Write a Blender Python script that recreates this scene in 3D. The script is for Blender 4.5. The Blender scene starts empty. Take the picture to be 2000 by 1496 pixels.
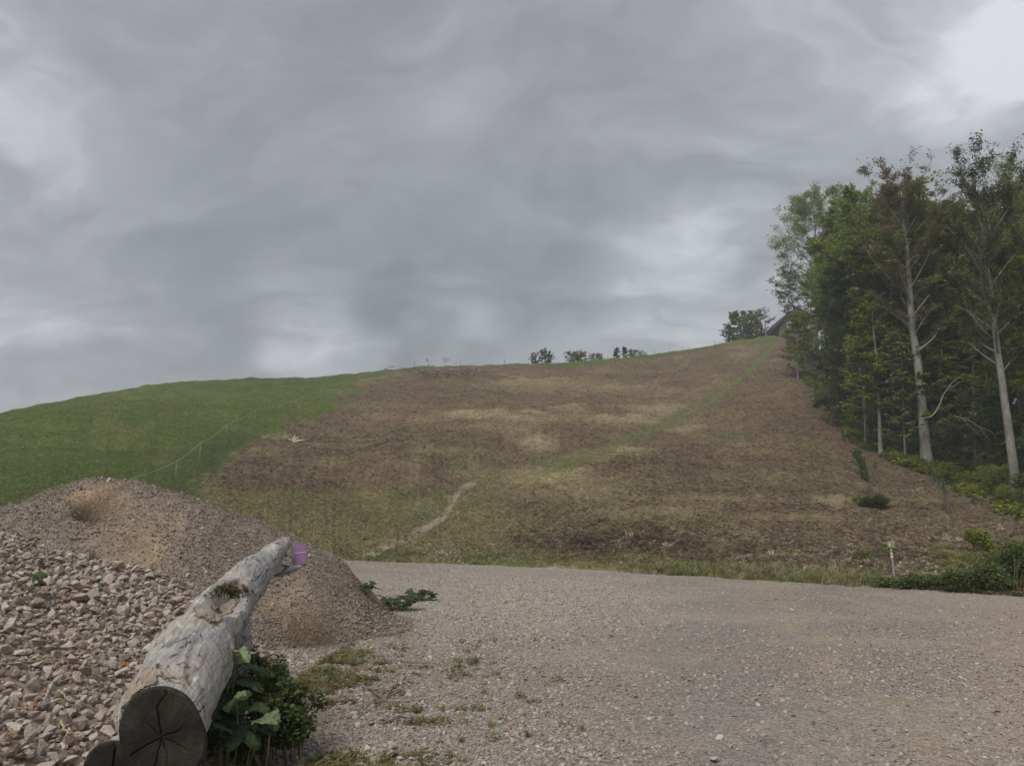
import bpy, bmesh, math, random
import numpy as np
from mathutils import Vector, Matrix, Euler

scene = bpy.context.scene
COL = scene.collection
rng = np.random.default_rng(7)
random.seed(7)

# ------------------------------------------------------------------ camera
CAM_Z = 1.6
PITCH = math.radians(11.1)
FPX = 1511.0                      # focal length in photo pixels (2000 wide)
cd = bpy.data.cameras.new("camera")
cam = bpy.data.objects.new("camera", cd)
COL.objects.link(cam)
cam.location = (0, 0, CAM_Z)
cam.rotation_euler = (math.radians(90) + PITCH, 0, 0)
cd.sensor_width = 36
cd.lens = 36 * FPX / 2000
cd.clip_start = 0.1
cd.clip_end = 6000
scene.camera = cam

# ------------------------------------------------------------------ sky, sun, exposure
SUN_EL, SUN_AZ = math.radians(48), math.radians(-150)   # azimuth to the right of the view axis (+Y)
scene.view_settings.view_transform = 'Standard'
scene.view_settings.look = 'None'
scene.view_settings.gamma = 1
scene.view_settings.exposure = 0.98
scene.view_settings.use_curve_mapping = False


def px_dir(px, py):
    v = Vector((px - 1000, FPX, -(py - 748)))
    v.normalize()
    c, s = math.cos(PITCH), math.sin(PITCH)
    return Vector((v.x, v.y * c - v.z * s, v.y * s + v.z * c))


world = bpy.data.worlds.new("World")
scene.world = world
world.use_nodes = True
wt = world.node_tree
wt.nodes.clear()


class NT:
    """small node-tree builder"""
    def __init__(s, tree):
        s.t = tree

    def n(s, typ, **kw):
        nd = s.t.nodes.new(typ)
        for k, v in kw.items():
            setattr(nd, k, v)
        return nd

    def link(s, a, b):
        s.t.links.new(a, b)

    def val(s, sock, v):
        if hasattr(v, 'node'):
            s.t.links.new(v, sock)
        else:
            sock.default_value = v

    def math(s, op, a, b=0.0, c=0.0, clamp=False):
        nd = s.n('ShaderNodeMath', operation=op)
        nd.use_clamp = clamp
        s.val(nd.inputs[0], a); s.val(nd.inputs[1], b); s.val(nd.inputs[2], c)
        return nd.outputs[0]

    def vmath(s, op, a, b=(0, 0, 0)):
        nd = s.n('ShaderNodeVectorMath', operation=op)
        s.val(nd.inputs[0], a); s.val(nd.inputs[1], b)
        return nd.outputs['Value'] if op in ('DOT_PRODUCT', 'LENGTH') else nd.outputs['Vector']

    def noise(s, vec, scale, detail=4, rough=0.55, dist=0.0, col=False):
        nd = s.n('ShaderNodeTexNoise')
        if vec is not None:
            s.link(vec, nd.inputs['Vector'])
        nd.inputs['Scale'].default_value = scale
        nd.inputs['Detail'].default_value = detail
        nd.inputs['Roughness'].default_value = rough
        nd.inputs['Distortion'].default_value = dist
        return nd.outputs['Color' if col else 'Fac']

    def voronoi(s, vec, scale, feature='F1', out='Distance', rnd=1.0):
        nd = s.n('ShaderNodeTexVoronoi', feature=feature)
        if vec is not None:
            s.link(vec, nd.inputs['Vector'])
        nd.inputs['Scale'].default_value = scale
        nd.inputs['Randomness'].default_value = rnd
        return nd.outputs[out]

    def ramp(s, fac, stops, interp='LINEAR'):
        nd = s.n('ShaderNodeValToRGB')
        nd.color_ramp.interpolation = interp
        el = nd.color_ramp.elements
        while len(el) < len(stops):
            el.new(0.5)
        for e, (p, c) in zip(el, stops):
            e.position = p
            e.color = (c[0], c[1], c[2], 1) if hasattr(c, '__len__') else (c, c, c, 1)
        s.link(fac, nd.inputs[0])
        return nd.outputs[0]

    def mapr(s, v, a, b, c, d, smooth=False):
        nd = s.n('ShaderNodeMapRange')
        if smooth:
            nd.interpolation_type = 'SMOOTHSTEP'
        s.val(nd.inputs[0], v)
        for i, q in enumerate((a, b, c, d)):
            s.val(nd.inputs[i + 1], q)
        return nd.outputs[0]

    def mix(s, fac, a, b, mode='MIX'):
        nd = s.n('ShaderNodeMix', data_type='RGBA', blend_type=mode)
        s.val(nd.inputs[0], fac)
        for sock, v in ((nd.inputs[6], a), (nd.inputs[7], b)):
            if hasattr(v, 'node'):
                s.link(v, sock)
            else:
                sock.default_value = (v[0], v[1], v[2], 1)
        return nd.outputs[2]

    def hsv(s, colr, h=0.5, sat=1.0, v=1.0):
        nd = s.n('ShaderNodeHueSaturation')
        s.val(nd.inputs['Hue'], h); s.val(nd.inputs['Saturation'], sat); s.val(nd.inputs['Value'], v)
        s.link(colr, nd.inputs['Color'])
        return nd.outputs[0]


W = NT(wt)
tc = W.n('ShaderNodeTexCoord')
d = tc.outputs['Generated']
sep = W.n('ShaderNodeSeparateXYZ'); W.link(d, sep.inputs[0])
zc = W.math('ADD', W.math('MAXIMUM', sep.outputs['Z'], 0.0), 0.42)
inv = W.math('DIVIDE', 1.0, zc)
pl = W.vmath('MULTIPLY', d, (1, 1, 0))
sc = W.n('ShaderNodeVectorMath', operation='SCALE'); W.link(pl, sc.inputs[0]); W.link(inv, sc.inputs['Scale'])
mpn = W.n('ShaderNodeMapping'); mpn.inputs['Rotation'].default_value = (0, 0, math.radians(32)); mpn.inputs['Scale'].default_value = (.9, 1.25, 1)
W.link(sc.outputs['Vector'], mpn.inputs[0])
P0 = mpn.outputs[0]
wc = W.noise(P0, 2.0, 4, .5, col=True)
wsc = W.n('ShaderNodeVectorMath', operation='SCALE'); W.link(W.vmath('SUBTRACT', wc, (.5, .5, .5)), wsc.inputs[0]); wsc.inputs['Scale'].default_value = .6
P = W.vmath('ADD', P0, wsc.outputs[0])
big = W.noise(P, 1.3, 3, 0.5, 0.2)
mid = W.noise(W.vmath('ADD', P, (3.1, 7.7, 0)), 3.4, 7, 0.50, 0.1)
fine = W.noise(W.vmath('ADD', P, (9.1, 1.7, 2)), 7.0, 8, 0.6, 0.1)
dens = W.math('ADD', W.math('MULTIPLY', big, 0.30), W.math('ADD', W.math('MULTIPLY', mid, 0.46), W.math('MULTIPLY', fine, 0.24)))
dens = W.mapr(dens, 0.38, 0.62, 0.0, 1.0)


def blob(px, py, rad_deg, amt, cur, noisy=0.9):
    dv = px_dir(px, py)
    dt = W.vmath('DOT_PRODUCT', d, tuple(dv))
    dt = W.math('ADD', dt, W.math('MULTIPLY', W.math('SUBTRACT', mid, 0.5), noisy * (1 - math.cos(math.radians(rad_deg))) * 4))
    m = W.mapr(dt, math.cos(math.radians(rad_deg)), 1.0, 0.0, amt, True)
    return W.math('ADD', cur, m)


dens = W.math('MULTIPLY', dens, 0.58)
dens = W.math('ADD', dens, 0.10)
for b in ((2080, 110, 9, .10), (1965, 215, 6, .10), (1860, 265, 5, .10), (1700, 330, 12, .10), (-20, 250, 8, .18), (60, 430, 12, .14), (600, 640, 6, .30), (500, 610, 5, .14), (660, 610, 3, .14), (700, 680, 3, .10),
          (1215, 605, 2.5, .08), (1300, 600, 10, .10), (860, 590, 4, .12), (1150, 480, 9, .1), (1480, 500, 10, .14),
          (0, 780, 9, .10), (760, 625, 5, -.3), (1080, 560, 5, -.28), (900, 560, 8, -.10), (620, 470, 13, -.12), (300, 380, 10, -.1), (1150, 440, 5, -.1), (450, 640, 3, -.2),
          (1700, 120, 12, .10), (900, 250, 16, .05)):
    dens = blob(*b[:4], dens)
cl = W.ramp(dens, [(0.0, (.118, .124, .133)), (0.3, (.165, .172, .183)), (0.6, (.228, .237, .251)), (0.85, (.325, .336, .355)), (1.0, (.42, .433, .455))])
bgc = W.n('ShaderNodeBackground'); W.link(cl, bgc.inputs[0]); bgc.inputs[1].default_value = 1.0
ns = W.n('ShaderNodeTexSky', sky_type='NISHITA')
ns.sun_disc = False; ns.sun_elevation = SUN_EL; ns.sun_rotation = SUN_AZ
bgn = W.n('ShaderNodeBackground'); W.link(ns.outputs[0], bgn.inputs[0]); bgn.inputs[1].default_value = 0.08
mx = W.n('ShaderNodeMixShader'); mx.inputs[0].default_value = 0.93
W.link(bgn.outputs[0], mx.inputs[1]); W.link(bgc.outputs[0], mx.inputs[2])
wo = W.n('ShaderNodeOutputWorld'); W.link(mx.outputs[0], wo.inputs[0])

sl = bpy.data.lights.new("sun", 'SUN')
sl.energy = 1.5; sl.angle = math.radians(35); sl.color = (1.0, 0.95, 0.88)
sun = bpy.data.objects.new("sun", sl); COL.objects.link(sun)
sd = Vector((math.sin(SUN_AZ) * math.cos(SUN_EL), math.cos(SUN_AZ) * math.cos(SUN_EL), math.sin(SUN_EL)))
sun.rotation_euler = sd.to_track_quat('Z', 'Y').to_euler()
sun.location = (0, 0, 60)


# ------------------------------------------------------------------ numpy noise
def _hash(ix, iy, seed):
    n = (ix.astype(np.int64) * 374761393 + iy.astype(np.int64) * 668265263 + seed * 974711) & 0x7fffffff
    n = ((n ^ (n >> 13)) * 1274126177) & 0x7fffffff
    return ((n ^ (n >> 16)) & 0xffff) / 65535.0


def vnoise(x, y, seed=0):
    x = np.asarray(x, float); y = np.asarray(y, float)
    ix = np.floor(x); iy = np.floor(y)
    fx = x - ix; fy = y - iy
    fx = fx * fx * (3 - 2 * fx); fy = fy * fy * (3 - 2 * fy)
    a = _hash(ix, iy, seed); b = _hash(ix + 1, iy, seed); c = _hash(ix, iy + 1, seed); dd = _hash(ix + 1, iy + 1, seed)
    return (a * (1 - fx) + b * fx) * (1 - fy) + (c * (1 - fx) + dd * fx) * fy - 0.5


def fbm(x, y, scale, oct=4, seed=0, rough=0.5):
    s = 0; a = 1.0
    for i in range(oct):
        s = s + a * vnoise(np.asarray(x) / scale + 17.3 * i, np.asarray(y) / scale - 5.1 * i, seed + i)
        scale /= 2.03; a *= rough
    return s


def sstep(t):
    t = np.clip(t, 0, 1)
    return t * t * (3 - 2 * t)


# ------------------------------------------------------------------ terrain height function
def az_tan(px, py):
    v = px_dir(px, py)
    return math.atan2(v.x, v.y), v.z / math.hypot(v.x, v.y)


crest_px = [(-900, 980, 110), (-400, 900, 108), (0, 806, 112), (150, 776, 118), (300, 750, 125), (480, 738, 133), (600, 738, 140), (700, 728, 146),
            (820, 716, 150), (1000, 711, 150), (1100, 708, 155), (1260, 694, 158), (1340, 683, 162), (1400, 673, 165), (1440, 664, 168), (1500, 656, 170),
            (1540, 660, 168), (1600, 690, 160), (1700, 750, 150), (1850, 805, 140), (2000, 840, 130), (2400, 880, 115)]
cr = np.array([[*az_tan(a, b), c] for a, b, c in crest_px])
CR_AZ = np.concatenate([[-3.15, -1.6], cr[:, 0], [1.6, 3.15]])
CR_R = np.concatenate([[160, 130], cr[:, 2], [130, 160]])
CR_Z = np.concatenate([[2, 4], CAM_Z + cr[:, 1] * cr[:, 2], [7, 2]])
base_px = [(-900, 34, .6), (0, 33, .6), (400, 35, .6), (690, 36, .5), (1000, 33, .22), (1350, 30, .10), (1700, 27.5, .0), (2000, 26, .0), (2400, 26, .0)]
bs = np.array([[az_tan(a, 1110)[0], r, z] for a, r, z in base_px])
BS_AZ = np.concatenate([[-3.15, -1.6], bs[:, 0], [1.6, 3.15]])
BS_R = np.concatenate([[40, 36], bs[:, 1], [30, 40]])
BS_Z = np.concatenate([[0, .3], bs[:, 2], [0, 0]])
P_AZ = [-3.2, -.6, 0.0, .25, .6, 3.2]
P_V = [1.0, 1.0, 1.04, 1.16, 1.2, 1.1]
CARVE = []     # (x, y, sigma, dz)


def rbf(az):
    az = np.asarray(az, float)
    return np.interp(az, BS_AZ, BS_R) + fbm(az * 60, az * 0 + 2.5, 1.0, 3, 210) * .8 + fbm(az * 400, az * 0 + 1.5, 1.0, 2, 215) * .25


def hill(x, y, carve=True):
    x = np.asarray(x, float); y = np.asarray(y, float)
    az = np.arctan2(x, y); r = np.hypot(x, y)
    rb = rbf(az); zb = np.interp(az, BS_AZ, BS_Z)
    rc = np.interp(az, CR_AZ, CR_R); zc_ = np.interp(az, CR_AZ, CR_Z)
    p = np.interp(az, P_AZ, P_V)
    t = (r - rb) / (rc - rb)
    near = zb * sstep((r - 12) / (rb - 12))
    slope = zb + (zc_ - zb) * np.clip(t, 0, 1) ** p
    far = zc_ - zc_ * 0.75 * (1 - np.exp(-(np.clip(r - rc, 0, None) / 110) ** 2))
    z = np.where(t < 0, near, np.where(t < 1, slope, far))
    w = sstep(np.clip(t, 0, 1) * 8) * sstep((1 - np.clip(t, 0, 1)) * 7)
    z = z + w * (fbm(x, y, 26, 3, 3) * 2.0 + fbm(x, y, 6, 3, 9) * .65)
    wn = sstep(np.clip(t, 0, 1) * 25)
    z = z + wn * fbm(x, y, 1.6, 3, 21) * .26
    # yard: faint undulation
    z = z + (1 - wn) * (fbm(x, y, 5, 3, 5) * .05)
    if carve:
        for cx, cy, sg, dz in CARVE:
            z = z + dz * np.exp(-((x - cx) ** 2 + (y - cy) ** 2) / (2 * sg * sg))
    return z


# soil mound and stone pile as heights above the yard
MY = 14.2
mpx = [(-500, 1120), (-300, 1095), (-150, 1070), (0, 1030), (50, 990), (130, 951), (215, 936), (275, 948), (330, 973), (400, 981), (470, 1006), (540, 1040), (600, 1065), (650, 1090), (690, 1116), (720, 1150), (745, 1195)]
M_X = []; M_H = []
for a, b in mpx:
    v = px_dir(a, b); k = MY / v.y
    M_X.append(v.x * k); M_H.append(max(0, CAM_Z + v.z * k))
M_X += [M_X[-1] + .35]; M_H += [0]
M_X = [M_X[0] - 3] + M_X; M_H = [0] + M_H
_v = px_dir(192, 1030); _k = 13.05 / _v.y
HOLLOW = (_v.x * _k, 13.05)


def mound(x, y):
    x = np.asarray(x, float); y = np.asarray(y, float)
    xx = x + fbm(x, y, 1.2, 3, 40) * .25
    acc = 0
    for dx in (-.45, -.22, 0, .22, .45):
        acc = acc + np.interp(xx + dx, M_X, M_H)
    H = acc / 5
    yy = MY + fbm(x, x * 0 + 3, 3, 2, 33) * .3
    dist = np.abs(y - yy) / np.where(y < yy, 4.0, 4.4)
    # rounded top, straight flank, soft toe
    hmax = np.maximum(H, .001)
    wdt = 0.30 + 0.70 * np.clip(hmax / 2.4, 0, 1)
    u = dist / wdt
    prof = np.clip(1 - np.sqrt(u * u + .03) + .17, 0, None)
    prof = np.where(prof < .12, prof * prof / .24 + 0.0, prof - .06) / .94
    z = H * np.clip(prof, 0, 1)
    z = z + (fbm(x, y, .9, 4, 50) * .12) * sstep(z * 2)
    # rill marks down the flank
    z = z + np.sin(x * 5 + fbm(x, y, 1.5, 2, 61) * 9) * .018 * sstep(z * 1.5)
    hx, hy = HOLLOW
    g = np.exp(-(((x - hx) / .30) ** 2 + ((y - hy) / .40) ** 2) ** 2.4)
    z = z - .75 * g
    g2 = np.exp(-(((x - hx - .05) / .62) ** 2 + ((y - hy + .75) / .3) ** 2))
    z = z + .10 * g2
    return z


def pile(x, y):
    x = np.asarray(x, float); y = np.asarray(y, float)
    p1 = -1.23 - .30 * x + .15 * y
    xt = np.interp(y, [3, 5, 6, 8, 10], [-2.15, -1.95, -1.75, -2.1, -2.9])
    p2 = (xt - x) * .85
    p3 = (10.3 - y) * .62 + (-4.2 - x) * .12
    p4 = (y - 2.3) * .55
    z = np.minimum(np.minimum(p1, p2), np.minimum(p3, p4))
    top = 2.1
    z = np.where(z > top - .4, top - .4 * np.exp(-(z - top + .4) / .4), z)
    z = z + fbm(x, y, 1.1, 3, 70) * .16 * sstep(z * 3 + .3)
    return z


def yard_top(x, y):
    return hill(x, y) + np.maximum(np.maximum(mound(x, y), pile(x, y)), 0)


def cast(px, py, fn=hill, r0=3.0, r1=240.0):
    v = px_dir(px, py)
    rr = np.concatenate([np.arange(r0, 40, .02), np.arange(40, r1, .1)])
    hx = v.x / math.hypot(v.x, v.y); hy = v.y / math.hypot(v.x, v.y); tz = v.z / math.hypot(v.x, v.y)
    z = fn(rr * hx, rr * hy)
    hit = np.nonzero(z >= CAM_Z + tz * rr)[0]
    i = hit[0] if len(hit) else len(rr) - 1
    return Vector((hx * rr[i], hy * rr[i], float(z[i])))


def at(px, py, Y):
    v = px_dir(px, py); k = Y / v.y
    return Vector((v.x * k, Y, CAM_Z + v.z * k))


def project(x, y, z):
    c, s = math.cos(PITCH), math.sin(PITCH)
    dz = z - CAM_Z
    yy = y * c + dz * s; zz = -y * s + dz * c
    yy = np.maximum(yy, .05)
    return 1000 + FPX * x / yy, 748 - FPX * zz / yy


# track gully and spur
for q in ((930, 940), (1010, 925), (1080, 905), (1150, 885), (1230, 856), (1300, 828), (1370, 795), (1430, 752), (1480, 705)):
    c_ = cast(*q, fn=lambda a, b: hill(a, b, False))
    CARVE.append((c_.x - 1.5, c_.y, 5.0, -.55))
for q, sg, dz in (((1085, 935), 4.0, 1.0), ((1190, 905), 4.5, .8), ((1180, 1000), 4.0, .8), ((1000, 830), 6, .7), ((870, 745), 5, .6),
                  ((700, 900), 6, .8), ((730, 985), 5, -.4), ((1200, 1060), 2.2, .35)):
    c_ = cast(*q, fn=lambda a, b: hill(a, b, False))
    CARVE.append((c_.x, c_.y, sg, dz))


# ------------------------------------------------------------------ mesh / object helpers
def mk_mesh(name, verts, faces, mat=None, smooth=False, mats=None):
    """faces: (n,k) array, or list of such arrays"""
    me = bpy.data.meshes.new(name)
    verts = np.asarray(verts, np.float32)
    fl = faces if isinstance(faces, list) else [faces]
    fl = [np.asarray(f, np.int32) for f in fl if len(f)]
    me.vertices.add(len(verts)); me.vertices.foreach_set('co', verts.ravel())
    nl = sum(f.size for f in fl); nf = sum(len(f) for f in fl)
    me.loops.add(nl); me.loops.foreach_set('vertex_index', np.concatenate([f.ravel() for f in fl]))
    st = []; o = 0
    for f in fl:
        st.append(o + np.arange(len(f)) * f.shape[1]); o += f.size
    me.polygons.add(nf); me.polygons.foreach_set('loop_start', np.concatenate(st).astype(np.int32))
    me.polygons.foreach_set('use_smooth', np.full(nf, smooth))
    me.update(calc_edges=True)
    me.validate()
    if mat:
        me.materials.append(mat)
    return me


def add(name, data, parent=None, loc=None, rot=None, scl=None):
    o = bpy.data.objects.new(name, data); COL.objects.link(o)
    if parent: o.parent = parent
    if loc is not None: o.location = loc
    if rot is not None: o.rotation_euler = rot
    if scl is not None: o.scale = scl if hasattr(scl, '__len__') else (scl,) * 3
    return o


def tag(o, label=None, cat=None, group=None, kind=None):
    if label: o['label'] = label
    if cat: o['category'] = cat
    if group: o['group'] = group
    if kind: o['kind'] = kind
    return o


def empty(name, loc, label, cat, group=None, rotz=0):
    o = add(name, None, None, loc, (0, 0, rotz))
    o.empty_display_size = .1
    return tag(o, label, cat, group)


def tube_arr(pts, rad, sides=6, cap=True, V=None, F=None, rough=0, rnd=None):
    """append a tube through pts to lists V (verts arrays) and F (quad arrays); returns them"""
    if V is None: V, F = [], []
    pts = np.asarray(pts, float); rad = np.asarray(rad, float)
    n = len(pts)
    t = np.gradient(pts, axis=0); t /= np.linalg.norm(t, axis=1)[:, None] + 1e-9
    ref = np.array([0, 0, 1.0]) if abs(t[0, 2]) < .9 else np.array([1.0, 0, 0])
    u = np.cross(t, ref); u /= np.linalg.norm(u, axis=1)[:, None] + 1e-9
    w = np.cross(t, u)
    a = np.arange(sides) * 2 * math.pi / sides
    ring = u[:, None, :] * np.cos(a)[None, :, None] + w[:, None, :] * np.sin(a)[None, :, None]
    rr = rad[:, None] * (1 + (rnd.normal(0, rough, (n, sides)) if rough and rnd is not None else 0))
    vv = pts[:, None, :] + ring * rr[..., None] if np.ndim(rr) == 2 else pts[:, None, :] + ring * rad[:, None, None]
    off = sum(len(q) for q in V)
    V.append(vv.reshape(-1, 3))
    i = np.arange(n - 1)[:, None] * sides; j = np.arange(sides)[None, :]; j2 = (j + 1) % sides
    F.append((off + np.stack([i + j, i + j2, i + sides + j2, i + sides + j], -1)).reshape(-1, 4))
    return V, F


def box_mesh(name, sx, sy, sz, mat, bev=0.0, off=(0, 0, 0)):
    bm = bmesh.new(); bmesh.ops.create_cube(bm, size=1)
    for v in bm.verts:
        v.co = Vector((v.co.x * sx + off[0], v.co.y * sy + off[1], v.co.z * sz + off[2]))
    if bev: bmesh.ops.bevel(bm, geom=bm.edges[:], offset=bev, segments=2, affect='EDGES')
    me = bpy.data.meshes.new(name); bm.to_mesh(me); bm.free()
    me.materials.append(mat)
    return me


# ------------------------------------------------------------------ materials
def mat_new(name):
    m = bpy.data.materials.new(name); m.use_nodes = True
    m.node_tree.nodes.clear()
    return m, NT(m.node_tree)


def finish(N, colr, rough=.9, bump=None, bstr=.5, bdist=.02, transl=0.0, spec=.2):
    b = N.n('ShaderNodeBsdfPrincipled')
    N.val(b.inputs['Base Color'], colr if hasattr(colr, 'node') else (*colr, 1))
    N.val(b.inputs['Roughness'], rough)
    b.inputs['Specular IOR Level'].default_value = spec
    if bump is not None:
        bp = N.n('ShaderNodeBump'); bp.inputs['Strength'].default_value = bstr; bp.inputs['Distance'].default_value = bdist
        N.link(bump, bp.inputs['Height']); N.link(bp.outputs[0], b.inputs['Normal'])
    out = N.n('ShaderNodeOutputMaterial')
    if transl:
        tr = N.n('ShaderNodeBsdfTranslucent'); N.val(tr.inputs[0], colr if hasattr(colr, 'node') else (*colr, 1))
        mx = N.n('ShaderNodeMixShader'); mx.inputs[0].default_value = transl
        N.link(b.outputs[0], mx.inputs[1]); N.link(tr.outputs[0], mx.inputs[2]); N.link(mx.outputs[0], out.inputs[0])
    else:
        N.link(b.outputs[0], out.inputs[0])


def obpos(N):
    return N.n('ShaderNodeTexCoord').outputs['Object']


def leaf_mat(name, cols, transl=.35, vscale=.6, bright=1.0):
    m, N = mat_new(name)
    g = N.n('ShaderNodeNewGeometry')
    oi = N.n('ShaderNodeObjectInfo')
    nz = N.noise(g.outputs['Position'], vscale, 3, .6)
    f = N.math('ADD', N.math('MULTIPLY', g.outputs['Random Per Island'], .42), N.math('MULTIPLY', nz, .9))
    f = N.math('ADD', f, N.math('MULTIPLY', N.math('SUBTRACT', oi.outputs['Random'], .5), .25))
    k = len(cols)
    c = N.ramp(f, [(.15 + .75 * i / (k - 1), tuple(bright * q for q in cc)) for i, cc in enumerate(cols)])
    finish(N, c, .6, transl=transl, spec=.25)
    return m


def plain_mat(name, c1, c2, scale=6, rough=.8, bump=.4, bd=.01, stretch=None):
    m, N = mat_new(name)
    p = obpos(N)
    if stretch:
        p = N.vmath('MULTIPLY', p, stretch)
    n1 = N.noise(p, scale, 5, .6); n2 = N.noise(p, scale * 6, 3, .6)
    c = N.mix(N.mapr(n1, .35, .65, 0, 1), c1, c2)
    c = N.hsv(c, v=N.mapr(n2, .3, .7, .75, 1.25))
    finish(N, c, rough, n2, bump, bd)
    return m


def stone_mat(name, cols, bright=1.0):
    m, N = mat_new(name)
    oi = N.n('ShaderNodeObjectInfo')
    p = obpos(N)
    k = len(cols)
    c = N.ramp(oi.outputs['Random'], [(i / (k - 1), tuple(bright * q for q in cc)) for i, cc in enumerate(cols)])
    n1 = N.noise(p, 2.2, 5, .65); n2 = N.noise(p, 9, 3, .6)
    c = N.mix(N.mapr(n1, .5, .72, 0, .55), c, (.50, .47, .43))
    c = N.mix(N.mapr(n1, .25, .42, .4, 0), c, (.22, .15, .11))
    c = N.hsv(c, v=N.mapr(n2, .3, .7, .8, 1.2))
    finish(N, c, .9, n2, .5, .06)
    return m


M_stone = stone_mat('stone_pink', [(.47, .385, .325), (.36, .28, .235), (.53, .465, .395), (.42, .325, .28), (.28, .22, .19), (.62, .57, .51), (.45, .365, .315), (.39, .34, .28), (.33, .24, .19)])
M_pebble = stone_mat('pebble_grey', [(.35, .295, .25), (.42, .365, .315), (.27, .23, .20), (.50, .45, .40), (.37, .31, .26), (.60, .56, .51), (.31, .27, .24), (.41, .34, .28)])
M_earthpeb = stone_mat('pebble_earthy', [(.24, .19, .15), (.31, .26, .215), (.19, .155, .13), (.38, .34, .30), (.27, .21, .16)])

M_leaf = {
    'green': leaf_mat('leaf_green', [(.045, .070, .018), (.100, .145, .030), (.165, .205, .045), (.23, .25, .07)], .48, bright=1.45),
    'yellow': leaf_mat('leaf_yellow_green', [(.055, .080, .016), (.115, .150, .026), (.19, .215, .034), (.30, .27, .05)], .5, bright=1.55),
    'dark': leaf_mat('leaf_dark', [(.045, .052, .028), (.070, .082, .038), (.10, .12, .048), (.14, .145, .055)], .4, bright=1.35),
    'brown': leaf_mat('leaf_brown', [(.080, .072, .040), (.125, .110, .052), (.17, .150, .070), (.21, .165, .085)], .4, bright=1.35),
    'deep': leaf_mat('leaf_deep', [(.040, .066, .020), (.082, .125, .030), (.135, .180, .042), (.18, .215, .058)], .45, bright=1.0),
    'bush': leaf_mat('leaf_bush', [(.035, .065, .018), (.070, .115, .028), (.12, .17, .045), (.18, .21, .07)], .35),
    'spruce': leaf_mat('leaf_spruce', [(.014, .028, .014), (.025, .042, .018), (.04, .06, .022)], .1),
}
M_grass = leaf_mat('grass_green', [(.052, .092, .018), (.080, .130, .026), (.120, .158, .038), (.22, .20, .09)], .25, .25)
M_straw = leaf_mat('grass_straw', [(.22, .185, .10), (.34, .29, .17), (.44, .385, .235), (.27, .25, .12)], .2, .4)
M_litter = leaf_mat('litter_brown', [(.060, .041, .028), (.130, .088, .060), (.205, .146, .102), (.118, .081, .054), (.38, .31, .225)], .1, .5)
M_weed = leaf_mat('weed_leaf', [(.030, .050, .016), (.062, .095, .026), (.10, .14, .04), (.19, .17, .06), (.26, .17, .08)], .3, 1.0)
M_dryleaf = leaf_mat('dry_leaf', [(.16, .06, .03), (.30, .12, .045), (.40, .20, .08), (.28, .17, .10)], .2, 2.0)
M_moss = leaf_mat('moss', [(.05, .05, .016), (.10, .095, .028), (.16, .13, .045)], .1, 5)


def bark_mat(name, c1, c2, green=.0):
    m, N = mat_new(name)
    p = obpos(N)
    p2 = N.vmath('MULTIPLY', p, (1, 1, .35))
    n1 = N.noise(p2, 1.8, 5, .6); n2 = N.noise(p2, 14, 4, .65)
    c = N.mix(N.mapr(n1, .35, .65, 0, 1), c1, c2)
    c = N.hsv(c, v=N.mapr(n2, .3, .7, .65, 1.3))
    if green:
        c = N.mix(N.mapr(N.noise(p, .8, 3), .45, .65, 0, green), c, (.10, .12, .045))
    finish(N, c, .9, n2, .6, .04)
    return m


M_beech = bark_mat('bark_beech', (.15, .14, .125), (.28, .265, .245), .3)
M_barkdark = bark_mat('bark_dark', (.075, .065, .055), (.15, .135, .115), .3)
M_twig = bark_mat('bark_twig', (.13, .105, .08), (.24, .20, .16))


# ------------------------------------------------------------------ geometry-node scatter ("stuff")
_ptcols = {}


def proto_col(name, meshes):
    c = bpy.data.collections.new(name)
    for i, me in enumerate(meshes):
        c.objects.link(bpy.data.objects.new(f"{name}_{chr(97 + i)}", me))
    _ptcols[name] = (c, len(meshes))
    return c


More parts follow.
